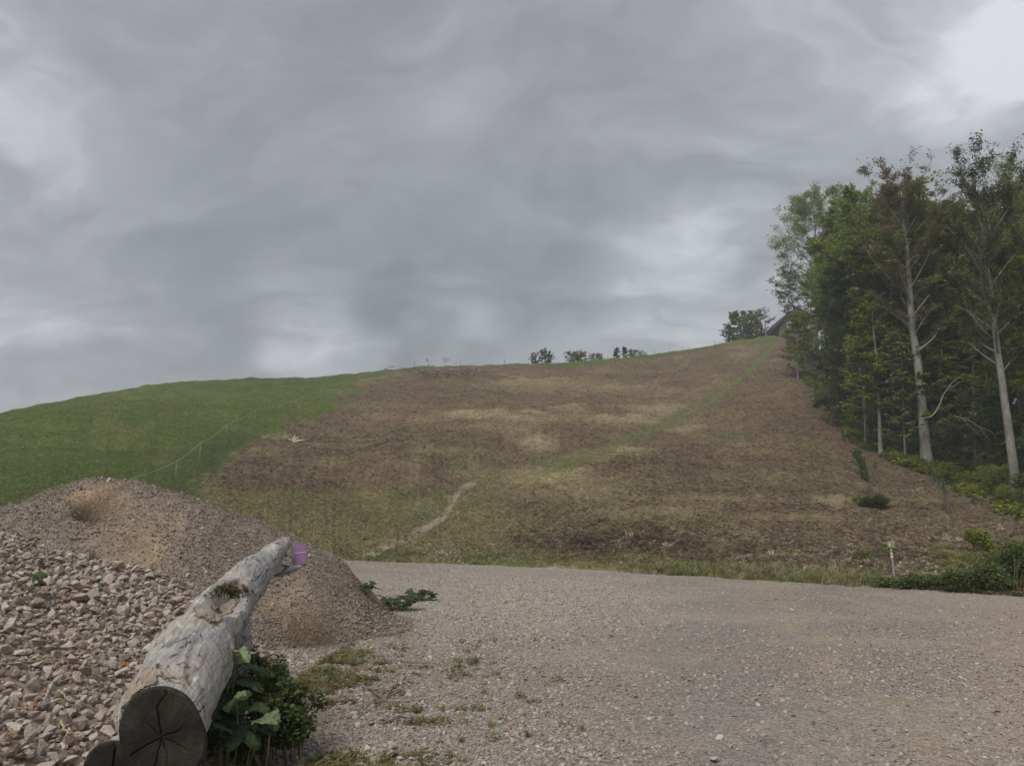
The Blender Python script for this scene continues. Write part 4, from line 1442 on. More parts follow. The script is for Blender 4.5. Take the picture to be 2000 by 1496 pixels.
def leaf_shape(seed, mat):
    r = np.random.default_rng(seed)
    nu, nv = 18, 13
    U, T = np.meshgrid(np.linspace(0, 1, nu), np.linspace(-1, 1, nv), indexing='ij')
    wd = .44 * np.sin(np.clip(U * .93 + .07, 0, 1) ** .62 * math.pi) ** .75 + .015
    edge = np.abs(T) > .95
    wd = wd * (1 + .08 * np.sin(U * 23 + seed) * edge + .10 * r.normal(size=U.shape) * edge)
    X = T * wd; Y = U - .12 * np.abs(T) ** 2 * (1 - U)
    curl = r.uniform(.2, .7)
    Z = -curl * U ** 2 * .6 + .10 * np.abs(T) * (1 - U) - .12 * T ** 2 * r.uniform(.2, 1.5) + .035 * np.sin(U * 20 + np.abs(T) * 5) * np.abs(T)
    Z = Z + fbm(X * 4 + seed, Y * 4, 1.0, 3, seed) * .16 + .03 * np.exp(-(T / .07) ** 2)
    V = np.stack([X, Y, Z], -1).reshape(-1, 3)
    i = np.arange(nu - 1)[:, None] * nv; j = np.arange(nv - 1)[None]
    F = np.stack([i + j, i + j + 1, i + nv + j + 1, i + nv + j], -1).reshape(-1, 4)
    keep = r.uniform(0, 1, len(F)) > .035           # insect holes
    return mk_mesh('big_leaf', V, F[keep], mat, True)


BL = [leaf_shape(400 + i, M_burd) for i in range(5)]
BLP = [leaf_shape(410 + i, M_burdp) for i in range(3)]


def place_leaf(parent, org, base_pt, tip_dir, size, me, roll=0.0):
    """leaf from base_pt pointing along tip_dir (Y axis of the leaf), face up"""
    yv = Vector(tip_dir).normalized(); up = Vector((0, 0, 1)); xv = yv.cross(up).normalized(); zv = xv.cross(yv)
    mt = Matrix(((xv.x, yv.x, zv.x), (xv.y, yv.y, zv.y), (xv.z, yv.z, zv.z))) @ Matrix.Rotation(roll, 3, 'Y')
    return add('leaf', me, parent, Vector(base_pt) - Vector(org), mt.to_euler(), size)


def foliage_blob(centres, n, spread, size, mat, seed, fl=.8, name='foliage'):
    r = np.random.default_rng(seed)
    c = np.asarray(centres)[r.integers(0, len(centres), n)]
    v = r.normal(0, 1, (n, 3)); v /= np.linalg.norm(v, axis=1)[:, None] + 1e-9
    v *= (r.uniform(0, 1, (n, 1)) ** .45)
    p = c + v * np.array(spread)
    return leaf_cloud(name, p, size, mat, r)


def leaf_cloud(name, p, size, mat, r, flat=.5, sizes=None):
    n = len(p)
    s = size * r.uniform(.55, 1.35, n)[:, None]
    az = r.uniform(0, 2 * math.pi, n); el = r.normal(0, flat, n)
    u = np.stack([np.cos(az) * np.cos(el), np.sin(az) * np.cos(el), np.sin(el)], 1)
    ro = r.normal(0, flat, n)
    w = np.stack([-np.sin(az), np.cos(az), np.zeros(n)], 1) * np.cos(ro)[:, None] + np.array([0, 0, 1]) * np.sin(ro)[:, None]
    V = np.stack([p - u * s * .5, p - w * s * .30, p + u * s * .5, p + w * s * .30], 1).reshape(-1, 3)
    F = np.arange(n * 4).reshape(-1, 4)
    return mk_mesh(name, V, F, mat)


# burdock by the log
bx = cast(500, 1385); 
bx = Vector((-1.75, 5.75, float(hill(-1.75, 5.75))))
br = empty('burdock_plant', tuple(bx), 'broad leaved burdock with pale drooping leaves growing against the right side of the log', 'plant')
spec_ = [  # px,py of leaf base, Y, direction, size, pale?
    (446, 1292, 5.6, (.45, -.5, .55), .20, 1), (462, 1270, 5.6, (.8, -.5, -.2), .14, 1), (462, 1372, 5.4, (.25, -.7, .55), .21, 1), (455, 1300, 5.85, (.9, -.2, .2), .26, 0),
    (460, 1330, 5.8, (.8, -.5, .2), .30, 0), (445, 1350, 5.7, (.5, -.7, -.1), .28, 0), (435, 1390, 5.6, (-.1, -.8, .35), .20, 0), (505, 1405, 5.4, (.8, -.5, .25), .17, 1), (530, 1390, 5.4, (.4, -.5, -.7), .12, 1), (432, 1425, 5.3, (.1, -.6, .5), .17, 0),
    (440, 1405, 5.5, (.5, -.7, -.1), .24, 0), (470, 1420, 5.45, (.7, -.6, -.1), .22, 0), (500, 1425, 5.5, (.7, -.4, .2), .18, 0), (425, 1420, 5.4, (-.2, -.6, .1), .18, 0), (480, 1310, 5.9, (.9, 0, .1), .2, 0),
    (450, 1440, 5.35, (.2, -.8, .1), .2, 0), (480, 1380, 5.65, (.8, -.5, .3), .22, 0)]
Vs, Fs = [], []
for i, (a, b, Y, dr, s, pale) in enumerate(spec_):
    bp = at(a, b, Y)
    place_leaf(br, bx, bp, dr, s, (BLP if pale else BL)[i % (3 if pale else 5)], random.uniform(-.5, .5))
    b0 = Vector((bp.x - dr[0] * .12, bp.y + .08, float(hill(bp.x, bp.y))))
    midp = (b0 + bp) / 2 + Vector((random.uniform(-.03, .03), 0, .03))
    S = spline([tuple(b0 - bx), tuple(midp - bx), tuple(bp - bx)], 8)
    tube_arr(S, np.linspace(.007, .004, 8), 6, V=Vs, F=Fs)
add('stem', mk_mesh('burdock_stems', np.concatenate(Vs), np.concatenate(Fs), M_stem, True), br)

M_weedb = leaf_mat('weed_bush_leaf', [(.020, .038, .014), (.045, .078, .022), (.075, .115, .032), (.13, .15, .05), (.20, .13, .05)], .3, 5.0)
# dense dark weed bush next to it
wb = Vector((-1.45, 6.0, float(hill(-1.45, 6.0))))
wr = empty('weed_bush', tuple(wb), 'dense dark green weed bush right of the pale burdock leaves', 'bush')
cs = [np.array(at(a, b, Y)) - np.array(wb) for a, b, Y in ((520, 1330, 6.1), (560, 1345, 6.1), (540, 1375, 5.9), (580, 1370, 6.0), (500, 1300, 6.2), (510, 1350, 6.0), (570, 1400, 5.85), (590, 1345, 6.15), (505, 1400, 5.75), (540, 1315, 6.2), (500, 1440, 5.7), (545, 1435, 5.8), (580, 1425, 5.9), (470, 1455, 5.6))]
add('foliage', foliage_blob(cs + [c_ + rng.normal(0, .09, 3) for c_ in cs for _ in range(3)], 8200, (.10, .11, .08), .042, M_weedb, 3), wr)
Vs, Fs = [], []
for c_ in cs:
    for k_ in range(3):
        e_ = c_ + rng.normal(0, .08, 3)
        tube_arr(spline([np.array([c_[0] * .7, c_[1] * .7, 0]), c_ * .85 - np.array([0, 0, .02]), e_], 7), np.linspace(.006, .0025, 7), 4, V=Vs, F=Fs)
add('stem', mk_mesh('weed_stems', np.concatenate(Vs), np.concatenate(Fs), M_stemd), wr)

# leafy clumps on the gravel
def clump(px, py, R, n, label, seed, ls=.13, nm='dock_plant'):
    c = cast(px, py, fn=yard_top); r = np.random.default_rng(seed)
    rt = empty(nm, tuple(c), label, 'plant', None)
    HT = 1.0 + 4.0 * R
    Vs, Fs = [], []
    for i in range(n):
        a = r.uniform(0, 6.28); q = math.sqrt(r.uniform(0, 1)) * R
        b = np.array([math.cos(a) * q, math.sin(a) * q * .8, r.uniform(.03, .11) * HT])
        dr = (math.cos(a) + r.normal(0, .4), math.sin(a) + r.normal(0, .4), r.uniform(-.1, .5))
        place_leaf(rt, (0, 0, 0), b, dr, ls * r.uniform(.6, 1.3), BL[i % 5], r.normal(0, .4))
        tube_arr(spline([np.array([b[0] * .4, b[1] * .4, 0]), b * .8, b], 5), np.linspace(.005, .003, 5), 4, V=Vs, F=Fs)
    add('stem', mk_mesh('clump_stems', np.concatenate(Vs), np.concatenate(Fs), M_stem), rt)
    return rt


clump(778, 1192, .38, 62, 'dark green leafy clump on the gravel, larger and nearer of the two beside the mound', 1, .17)
clump(822, 1172, .26, 34, 'leafy plant with yellow tinge just behind the larger clump on the gravel', 2, .16)
clump(715, 1158, .18, 14, 'small low green plant at the foot of the mound left of the clumps', 3, .12)
clump(57, 1158, .09, 5, 'single tiny green sprout growing on top of the stone pile', 4, .1)

# dry stalk clumps at the mound foot
def dry_stalks(pts, n, h, label, seed, name='dry_weed'):
    r = np.random.default_rng(seed)
    c = cast(*pts, fn=yard_top)
    Vs, Fs = [], []
    for i in range(n):
        b = np.array([r.normal(0, .22), r.normal(0, .18), 0])
        d_ = np.array([r.normal(.30, .35), r.normal(.05, .3), 1.0]); L = h * r.uniform(.4, 1)
        e = b + d_ * L; md = b + d_ * L * .5 + r.normal(0, .03, 3)
        S = spline([b, md, e], 7)
        tube_arr(S, np.linspace(.0035, .0015, 7), 4, V=Vs, F=Fs)
        for k in range(4):
            s0 = S[r.integers(2, 7)]; e2 = s0 + np.array([r.normal(.02, .07), r.normal(0, .07), r.uniform(.02, .12)])
            tube_arr([s0, (s0 + e2) / 2 + r.normal(0, .006, 3), e2], [.0018, .0015, .001], 3, V=Vs, F=Fs)
    return tag(add(name, mk_mesh(name, np.concatenate(Vs), np.concatenate(Fs), M_stemd), None, tuple(c)), label, 'dry weeds')


dry_stalks((600, 1262), 70, .62, 'tangle of thin dry brown stalks right of the log in front of the mound', 4)
dry_stalks((545, 1245), 26, .42, 'short dry stalks close behind the log', 5)
stick('dry_stalk', [(585, 1285), (640, 1180, 0), (690, 1095), (720, 1062)], 8.5, .005, 'longest thin dry stalk leaning right over the mound foot', 'stalk', M_stemd, lift=0)
stick('dry_stalk', [(560, 1280), (600, 1215), (655, 1130)], 8.2, .004, 'second long dry stalk leaning left of the longest one', 'stalk', M_stemd, lift=0)

# low weeds and grass around the log and on the gravel
n = 60000
x = r4.uniform(-2.4, 3.2, n); y = r4.uniform(4.6, 13, n)
px, py, veg, trk, tr2, coarse, w, w2 = yard_masks(x, y)
cl_ = fbm(x, y, .55, 3, 190)
pv = np.clip(veg * 1.2, 0, 1) * sstep((cl_ + .02) * 5)
hot = np.exp(-(((px - 540) / 200) ** 2 + ((py - 1480) / 75) ** 2)) + .8 * np.exp(-(((px - 620) / 80) ** 2 + ((py - 1300) / 60) ** 2)) + .35 * np.exp(-(((px - 830) / 60) ** 2 + ((py - 1390) / 25) ** 2))
pv = np.clip(pv * .16 + hot * sstep((cl_ + .12) * 4), 0, 1)
free = (pile(x, y) < .05) & (mound(x, y) < .15)
k = free & (r4.uniform(0, 1, n) < pv)
Z = yard_top(x, y)
sp_ = r4.uniform(0, 1, n)
ka = k & (sp_ < .38)
scatter('ground_weeds', np.stack([x, y, Z], 1)[ka], rots(r4, ka.sum(), .15), r4.uniform(.06, .15, ka.sum()), 'weeds', None, 'low creeping green weeds among the stones right of the log', 'weeds')
kb = k & (sp_ >= .38) & (sp_ < .72)
kb &= (r4.uniform(0, 1, n) < .6)
scatter('yard_grass', np.stack([x, y, Z], 1)[kb], rots(r4, kb.sum(), .15), r4.uniform(.03, .075, kb.sum()), 'tuft_green', None, 'thin green grass tufts growing through the gravel near the log', 'grass')
kc = k & (sp_ >= .72)
scatter('yard_straw', np.stack([x, y, Z], 1)[kc], rots(r4, kc.sum(), .2), r4.uniform(.04, .10, kc.sum()), 'tuft_straw', None, 'dry grass tufts growing through the gravel near the log', 'dry grass')

# separate little tufts on the gravel
tm = [tuft_mesh('lone_tuft', 500 + i, M_grass if i % 2 else M_straw, 46, 1, .035, .35, .9) for i in range(4)]
for i, (q, s, lb) in enumerate((((958, 1420), .14, 'brown green grass tuft on the gravel near the bottom centre'), ((1032, 1440), .11, 'low dry tuft right of the bottom centre grass tuft'), ((900, 1490), .12, 'green tuft at the bottom edge of the gravel'),
                              ((930, 1295), .13, 'flat yellowish grass patch on the gravel below the leafy clumps'), ((865, 1295), .09, 'small green tuft left of the flat yellowish patch'), ((988, 1178), .10, 'tiny green tuft on the far gravel right of the clumps'),
                              ((925, 1178), .12, 'small yellow green tuft between the clumps and the far gravel'), ((1195, 1245), .10, 'faint dry tuft in the middle of the gravel'), ((1310, 1398), .09, 'dark little tuft on the right gravel'), ((900, 1450), .08, 'thin tuft left of the bottom centre grass tuft'))):
    c = cast(*q)
    tag(add('grass_tuft', tm[i % 4], None, tuple(c), (0, 0, i * 1.3), s), lb, 'grass tuft')

print('near field built')

# ------------------------------------------------------------------ trees
def gen_tree(seed, H, R, cb=.35, leaf='green', bark=None, nl=26, leaves=14000, ls=.22, trunk_r=.28, up=.5, lean=(0, 0), fork=None, wisp=0.0, profile='beech', twig_r=.012, layered=.45):
    """returns (trunk mesh, branch mesh, crown mesh) for a tree of height H standing on the origin"""
    r = np.random.default_rng(seed)
    nt = 14
    t = np.linspace(0, 1, nt)
    wob = np.cumsum(r.normal(0, .010 * H, (nt, 2)), 0) * .35
    wob -= wob[0]
    T = np.stack([lean[0] * H * t + wob[:, 0] * t, lean[1] * H * t + wob[:, 1] * t, H * .95 * t - .3 * (1 - t)], 1)
    tr = trunk_r * ((1 - t) ** .75 * .9 + .06); tr[0] *= 1.35; tr[1] *= 1.02
    Vt, Ft = tube_arr(T, tr, 12)
    Vb, Fb = [], []
    L = []

    def trunk_pt(q):
        return np.array([np.interp(q, t, T[:, i]) for i in range(3)])
    limbs = []
    for i in range(nl):
        q = cb + (1 - cb) * ((i + r.uniform(.1, .9)) / nl) ** .85 * .97
        if profile == 'beech':
            s = (q - cb) / (1 - cb)
            w = math.sin(math.pi * min(1, .18 + .75 * s)) ** .7 * (1 - .25 * s)
        elif profile == 'cone':
            w = 1 - (q - cb) / (1 - cb) * .92
        else:
            s = (q - cb) / (1 - cb); w = .55 + .45 * math.sin(math.pi * s)
        ln = R * w * r.uniform(.65, 1.15)
        a = i * 2.4 + r.normal(0, .5)
        rise = up + .75 * up * (q - cb) / (1 - cb) + r.normal(0, .12)
        b = trunk_pt(q)
        e = b + np.array([math.cos(a) * ln, math.sin(a) * ln, rise * ln])
        e[2] = min(e[2], H * (1.0 if wisp == 0 else 1.04))
        m_ = b + (e - b) * .5 + np.array([0, 0, -.06 * ln]) + r.normal(0, .06 * ln, 3)
        S = spline([b, m_, e], 9)
        lr = np.interp(q, t, tr) * .42 * min(1, ln / R + .3)
        tube_arr(S, np.linspace(lr, twig_r, 9), 5, V=Vb, F=Fb)
        limbs.append((S, ln, q))
    tips = []
    for S, ln, q in limbs:
        ns_ = int(5 + ln * 1.3)
        for k in range(ns_):
            f = r.uniform(.25, 1.0); i = f * 8; i0 = min(int(i), 7)
            b = S[i0] + (S[i0 + 1] - S[i0]) * (i - i0)
            dr = (S[-1] - S[0]) / (ln + .01)
            dd = dr * .6 + r.normal(0, .55, 3) * np.array([1, 1, .55]) + np.array([0, 0, .15 + wisp * .9])
            l2 = ln * r.uniform(.18, .42) * (1.15 - .4 * f) + .35
            e = b + dd * l2 / (np.linalg.norm(dd) + .01)
            m_ = (b + e) / 2 + r.normal(0, .05 * l2, 3)
            B = np.stack([b, m_, e])
            tube_arr(B, [twig_r * 1.3, twig_r, twig_r * .5], 3, V=Vb, F=Fb)
            for z_ in range(3):
                g = r.uniform(.2, 1.0)
                b2 = b + (e - b) * g
                e2 = b2 + (dd * .4 + r.normal(0, .6, 3) * np.array([1, 1, .5]) + np.array([0, 0, wisp])) * l2 * .5
                tube_arr(np.stack([b2, (b2 + e2) / 2 + r.normal(0, .03, 3), e2]), [twig_r * .6, twig_r * .5, twig_r * .3], 3, V=Vb, F=Fb)
                tips.append((b2, e2, r.uniform(.3, 1.5)))
    B2 = np.array([q[0] for q in tips]); E2 = np.array([q[1] for q in tips]); wgt = np.array([q[2] for q in tips])
    # sparser towards the top when wispy
    if wisp:
        wgt = wgt * np.clip(1.25 - (E2[:, 2] / H) ** 3, .15, 1)
    # clumpiness: some sprays well leafed, some nearly bare
    wgt = wgt * np.clip(.55 + 1.6 * fbm(E2[:, 0] + E2[:, 2] * .3, E2[:, 1] + E2[:, 2] * .6, 2.2, 3, seed), .05, 2)
    idx = r.choice(len(tips), leaves, p=wgt / wgt.sum())
    f = r.uniform(0, 1.1, leaves)[:, None]
    p = B2[idx] + (E2[idx] - B2[idx]) * f + r.normal(0, 1, (leaves, 3)) * np.array([.20, .20, .20 * layered]) * (R / 5)
    crown = leaf_cloud('crown_mesh', p, ls, M_leaf[leaf], r, .45)
    return (mk_mesh('trunk_mesh', np.concatenate(Vt), np.concatenate(Ft), bark or M_beech, True),
            mk_mesh('branch_mesh', np.concatenate(Vb), np.concatenate(Fb), bark or M_beech, True), crown)


def add_tree(meshes, loc, label, name='beech_tree', cat='tree', group=None, scl=1.0, rotz=0.0):
    o = empty(name, loc, label, cat, group, rotz)
    o.scale = scl if hasattr(scl, '__len__') else (scl,) * 3
    add('trunk', meshes[0], o); add('branches', meshes[1], o); add('crown', meshes[2], o)
    return o


def z_for(px, py, p):
    """height of the sight line through (px, py) above p's distance"""
    v = px_dir(px, py); return CAM_Z + v.z / math.hypot(v.x, v.y) * math.hypot(p.x, p.y)


def hero(bpx, bpy_, tpx, tpy, rpx, label, seed, **kw):
    g = cast(bpx, bpy_)
    dist = math.hypot(g.x, g.y)
    if 'dist' in kw:
        dd = kw.pop('dist'); v = px_dir(bpx, bpy_); hh = math.hypot(v.x, v.y)
        g = Vector((v.x / hh * dd, v.y / hh * dd, 0)); g.z = float(hill(g.x, g.y)); dist = dd
    H = z_for(tpx, tpy, g) - g.z
    R = rpx / FPX * dist
    # sideways lean so that the top lands above its pixel
    va = math.atan2(px_dir(tpx, tpy).x, px_dir(tpx, tpy).y)
    tx = math.sin(va) * dist - g.x
    nm = kw.pop('name', 'beech_tree')
    print('tree', label[:30], 'd=%.0f H=%.1f R=%.1f lean=%.2f z=%.1f' % (dist, H, R, tx / H, g.z))
    me = gen_tree(seed, H, R, lean=(tx / H, 0), **kw)
    return add_tree(me, tuple(g), label, nm)


hero(1597, 718, 1585, 385, 88, 'tall round crowned green tree standing outermost at the upper left end of the forest', 11, cb=.34, leaf='green', nl=36, leaves=30000, ls=.30, trunk_r=.32, up=.75, bark=M_barkdark, layered=.8)
hero(1573, 712, 1532, 520, 38, 'dark thin leaved tree at the very left edge of the forest below the round crown', 12, cb=.25, leaf='dark', nl=26, leaves=5200, ls=.26, trunk_r=.18, up=.5, bark=M_barkdark)
hero(1558, 742, 1556, 600, 30, 'small slender yellow green tree standing alone in front of the upper forest edge', 13, cb=.20, leaf='yellow', nl=44, leaves=16000, ls=.22, trunk_r=.12, up=.12, profile='round')
hero(1662, 823, 1668, 372, 66, 'tall green beech with a grey trunk third from the upper forest end', 14, cb=.42, leaf='green', nl=34, leaves=26000, ls=.26, trunk_r=.30, up=.6)
hero(1645, 800, 1700, 342, 52, 'tall green crown rising right of the round crowned tree', 15, cb=.5, leaf='green', nl=28, leaves=11000, ls=.26, trunk_r=.3, up=.7, dist=102, wisp=.3)
hero(1720, 887, 1705, 560, 46, 'yellow green young beech with layered branches left of the thickest trunk', 16, cb=.20, leaf='yellow', nl=34, leaves=15000, ls=.21, trunk_r=.17, up=.25, layered=.3)
hero(1810, 908, 1770, 322, 84, 'large beech with the thickest grey trunk and a brownish half bare crown', 17, cb=.36, leaf='brown', nl=32, leaves=34000, ls=.18, trunk_r=.43, up=.95, wisp=.3)
hero(1745, 875, 1740, 470, 40, 'thin leaning beech just left of the thickest trunk', 18, cb=.45, leaf='brown', nl=22, leaves=7000, ls=.2, trunk_r=.12, up=.6, wisp=.3)
hero(1860, 878, 1838, 400, 40, 'thin mottled tree right of the thickest trunk', 19, cb=.5, leaf='dark', nl=22, leaves=7000, ls=.2, trunk_r=.13, up=.7, wisp=.3)
hero(1880, 893, 1862, 520, 44, 'slim trunked green tree between the thickest trunk and the right edge', 20, cb=.28, leaf='green', nl=26, leaves=10000, ls=.18, trunk_r=.13, up=.3, layered=.35)
hero(1990, 992, 1905, 290, 86, 'tall pale trunked beech nearest the camera at the right edge with a dark wispy top', 21, cb=.36, leaf='dark', nl=36, leaves=24000, ls=.15, trunk_r=.27, up=1.0, wisp=.9)
hero(2003, 945, 1965, 300, 70, 'second pale trunk close behind the nearest one at the right edge', 22, cb=.42, leaf='green', nl=30, leaves=15000, ls=.15, trunk_r=.24, up=1.0, wisp=.9)
hero(2040, 960, 2010, 270, 90, 'pale beech cut by the right edge of the picture with green lower branches', 23, cb=.25, leaf='green', nl=34, leaves=20000, ls=.16, trunk_r=.27, up=.6, wisp=.3)
hero(1935, 900, 1900, 430, 70, 'green beech with drooping layered foliage behind the pale trunks', 24, cb=.22, leaf='green', nl=36, leaves=20000, ls=.17, trunk_r=.2, up=.2, layered=.3)

for a_ in ((1690, 868, 1684, 600, 38, 'yellow', 'yellow green young beech standing left of the tallest young beech at the forest edge', 31),
           (1640, 790, 1636, 665, 24, 'yellow', 'small yellow green tree at the upper forest edge below the round crowned tree', 32),
           (1768, 900, 1762, 640, 40, 'green', 'layered green young beech just left of the thickest trunk', 33),
           (1838, 905, 1842, 560, 46, 'yellow', 'layered green young beech just right of the thickest trunk', 34),
           (1905, 920, 1900, 570, 54, 'green', 'layered green young beech between the thickest trunk and the pale trunks', 35),
           (1935, 935, 1925, 600, 32, 'green', 'narrow green young beech just left of the nearest pale trunk', 36),
           (1650, 800, 1652, 560, 34, 'yellow', 'mid sized yellow green tree in front of the tall green beech', 37)):
    hero(*a_[:5], a_[6], a_[7], cb=.12, leaf=a_[5], nl=34, leaves=15000, ls=.21, trunk_r=.10, up=.25, layered=.28)

# deeper forest from a handful of shared trees
variants = []
for i, (lf, cb_, Rr, up_, wi) in enumerate((('deep', .20, 4.2, .35, .1), ('green', .30, 4.4, .5, .2), ('deep', .10, 4.0, .3, 0), ('brown', .35, 3.8, .7, .4), ('deep', .15, 4.8, .4, 0), ('yellow', .12, 3.4, .35, 0), ('dark', .3, 4.2, .7, .6))):
    variants.append((lf, gen_tree(60 + i, 20, Rr, cb=cb_, leaf=lf, nl=36, leaves=22000, ls=.27, trunk_r=.2, up=up_, wisp=wi, bark=M_barkdark if i % 2 else M_beech)))
SIL = [(1500, 600), (1530, 560), (1560, 480), (1600, 420), (1650, 400), (1700, 380), (1760, 345), (1830, 350), (1880, 320), (1950, 300), (2000, 290), (2200, 280)]
fe = [(math.atan2(c.x, c.y), math.hypot(c.x, c.y)) for c in (cast(a, b) for a, b in FEDGE)]
FE_A = [q[0] for q in fe]; FE_R = [q[1] for q in fe]
rt = np.random.default_rng(33)
placed = []
labels = {'deep': 'dark green beech standing deep in the forest shade', 'green': 'mid green forest tree filling the stand behind the front trunks', 'brown': 'brownish thinning tree inside the forest',
          'yellow': 'yellowing young tree inside the forest', 'dark': 'nearly leafless dark topped tree inside the forest'}
tries = 0
while len(placed) < 62 and tries < 4000:
    tries += 1
    a = rt.uniform(az_tan(1590, 700)[0], az_tan(2120, 900)[0])
    er = float(np.interp(a, FE_A, FE_R))
    depth = rt.uniform(0, 1) ** 1.3 * 62 + 5
    r = er + depth
    x_, y_ = math.sin(a) * r, math.cos(a) * r
    if any((x_ - q[0]) ** 2 + (y_ - q[1]) ** 2 < 12 for q in placed): continue
    zg = float(hill(x_, y_))
    ppx, _ = project(x_, y_, zg + 15)
    sy = np.interp(float(ppx), [q[0] for q in SIL], [q[1] for q in SIL])
    zt = z_for(float(ppx), sy, Vector((x_, y_, 0)))
    Hs = (zt - zg) * rt.uniform(.68, 1.0)
    if Hs < 5: continue
    Hs = min(Hs, 27)
    if ppx < 1650 and depth > 30: continue
    if ppx < 1640: continue
    if ppx > 1840 and depth < 15: continue
    if 1770 < ppx < 1840 and depth < 9: continue
    placed.append((x_, y_))
    vi = int(rt.choice([0, 1, 1, 1, 2, 0, 4, 1, 5, 5, 3, 6]))
    lf, me = variants[vi]
    s = Hs / 20
    sxy = max(s, .75) * rt.uniform(.9, 1.15)
    add_tree(me, (x_, y_, zg), labels[lf], 'forest_tree', 'tree', labels[lf].replace('standing ', '') + ' group', (sxy, sxy, s), rt.uniform(0, 6.28))
print('forest trees', len(placed))

# understorey shrubs at the edge
shr = []
for i, lf in enumerate(('deep', 'bush', 'yellow', 'green')):
    shr.append((lf, gen_tree(90 + i, 4.0, 1.9, cb=.05, leaf=lf, nl=22, leaves=5200, ls=.17, trunk_r=.05, up=.45, profile='round', bark=M_barkdark)))
rs2 = np.random.default_rng(44)
slab = {'deep': 'dark green understorey shrub inside the forest edge', 'bush': 'mid green shrub inside the forest edge', 'yellow': 'yellowish shrub at the forest edge', 'green': 'leafy green sapling at the forest edge'}
for i in range(58):
    a = rs2.uniform(az_tan(1570, 740)[0], az_tan(2100, 900)[0]); er = float(np.interp(a, FE_A, FE_R))
    dp = (.8 + rs2.uniform(0, 1) ** 1.4 * 30) if i > 16 else rs2.uniform(.4, 3)
    r = er + dp; x_, y_ = math.sin(a) * r, math.cos(a) * r; zg = float(hill(x_, y_))
    if project(x_, y_, zg)[0] < 1612: continue
    s = rs2.uniform(.25, .5) if dp < 3.2 else rs2.uniform(.6, 1.5)
    if 1780 < project(x_, y_, zg)[0] < 1850 and dp < 10: s *= .5
    if project(x_, y_, zg)[0] > 1900 and dp < 12: s = min(s, .5)
    lf, me = shr[int(rs2.choice([0, 1, 3, 0] if dp > 5 else [1, 2, 3, 2]))]
    add_tree(me, (x_, y_, zg), slab[lf], 'forest_shrub', 'shrub', slab[lf] + ' group', s, rs2.uniform(0, 6.28))

# yellow-green ground plants along the forest edge
n = 7000
az = rs2.uniform(az_tan(1560, 740)[0], az_tan(2060, 1000)[0], n)
er = np.interp(az, FE_A, FE_R)
r = er + rs2.exponential(5, n) - 1.4
x = np.sin(az) * r; y = np.cos(az) * r
k = rs2.uniform(0, 1, n) < np.clip(fbm(x, y, 3, 3, 200) * 1.6 + .55, 0, 1)
scatter('forest_undergrowth', np.stack([x, y, hill(x, y)], 1)[k], rots(rs2, k.sum(), .15), rs2.uniform(.45, 1.15, k.sum()), 'edge_weeds', None, 'yellow green brambles and seedlings covering the ground along the forest edge', 'undergrowth')

# scattered green patches on bank, right
n = 1500
pts = []
for cx, cy, sx, sy, q in ((1690, 1085, 30, 8, 50), (1830, 1075, 45, 12, 110), (1905, 1095, 50, 12, 110), (1855, 1110, 60, 14, 90), (1985, 1070, 20, 8, 40), (1370, 1020, 25, 5, 20), (1540, 1080, 30, 5, 22), (790, 1080, 40, 7, 50), (740, 1078, 20, 6, 20), (1580, 960, 60, 5, 10)):
    for i in range(q):
        pts.append(tuple(cast(cx + rs2.normal(0, sx * .6), cy + rs2.normal(0, sy * .6))))
pts = np.array(pts)
scatter('bank_weeds', pts, rots(rs2, len(pts), .15), rs2.uniform(.12, .3, len(pts)), 'edge_weeds', None, 'low yellow green weeds on the bank above the road', 'weeds')


# ------------------------------------------------------------------ bushes at the right road edge
def bush(px, py, Y, rx, ry, rz, n, ls, leaf, label, seed, name='bush', blobs=9, grassy=False, cat='bush', zc=.55):
    c = at(px, py, Y); c.z = float(hill(c.x, c.y))
    r = np.random.default_rng(seed)
    o = empty(name, tuple(c), label, cat)
    cs = [np.array([r.uniform(-.7, .7) * rx, r.uniform(-.7, .7) * ry, rz * r.uniform(.25, .85)]) for i in range(blobs)]
    add('foliage', foliage_blob(cs, n, (rx * .45, ry * .45, rz * .38), ls, M_leaf[leaf] if leaf in M_leaf else leaf, seed), o)
    Vs, Fs = [], []
    for q in cs:
        for k in range(4):
            e = q + r.normal(0, .25, 3) * np.array([rx, ry, rz]); e[2] = abs(e[2])
            tube_arr(spline([np.zeros(3) + np.array([q[0] * .3, q[1] * .3, 0]), q * .6, e], 7), np.linspace(.012, .004, 7), 4, V=Vs, F=Fs)
    if grassy:
        for k in range(150):
            b = np.array([r.uniform(-1, 1) * rx, r.uniform(-1, 1) * ry, 0]); d_ = np.array([r.normal(0, .35), r.normal(0, .35), 1]) * rz * r.uniform(.7, 1.15)
            tube_arr(np.stack([b, b + d_ * .6, b + d_ + np.array([r.normal(0, .15), r.normal(0, .15), -.1])]), [.007, .006, .002], 3, V=Vs, F=Fs)
    add('stems', mk_mesh('bush_stems', np.concatenate(Vs), np.concatenate(Fs), M_stem if grassy else M_twig), o)
    return o


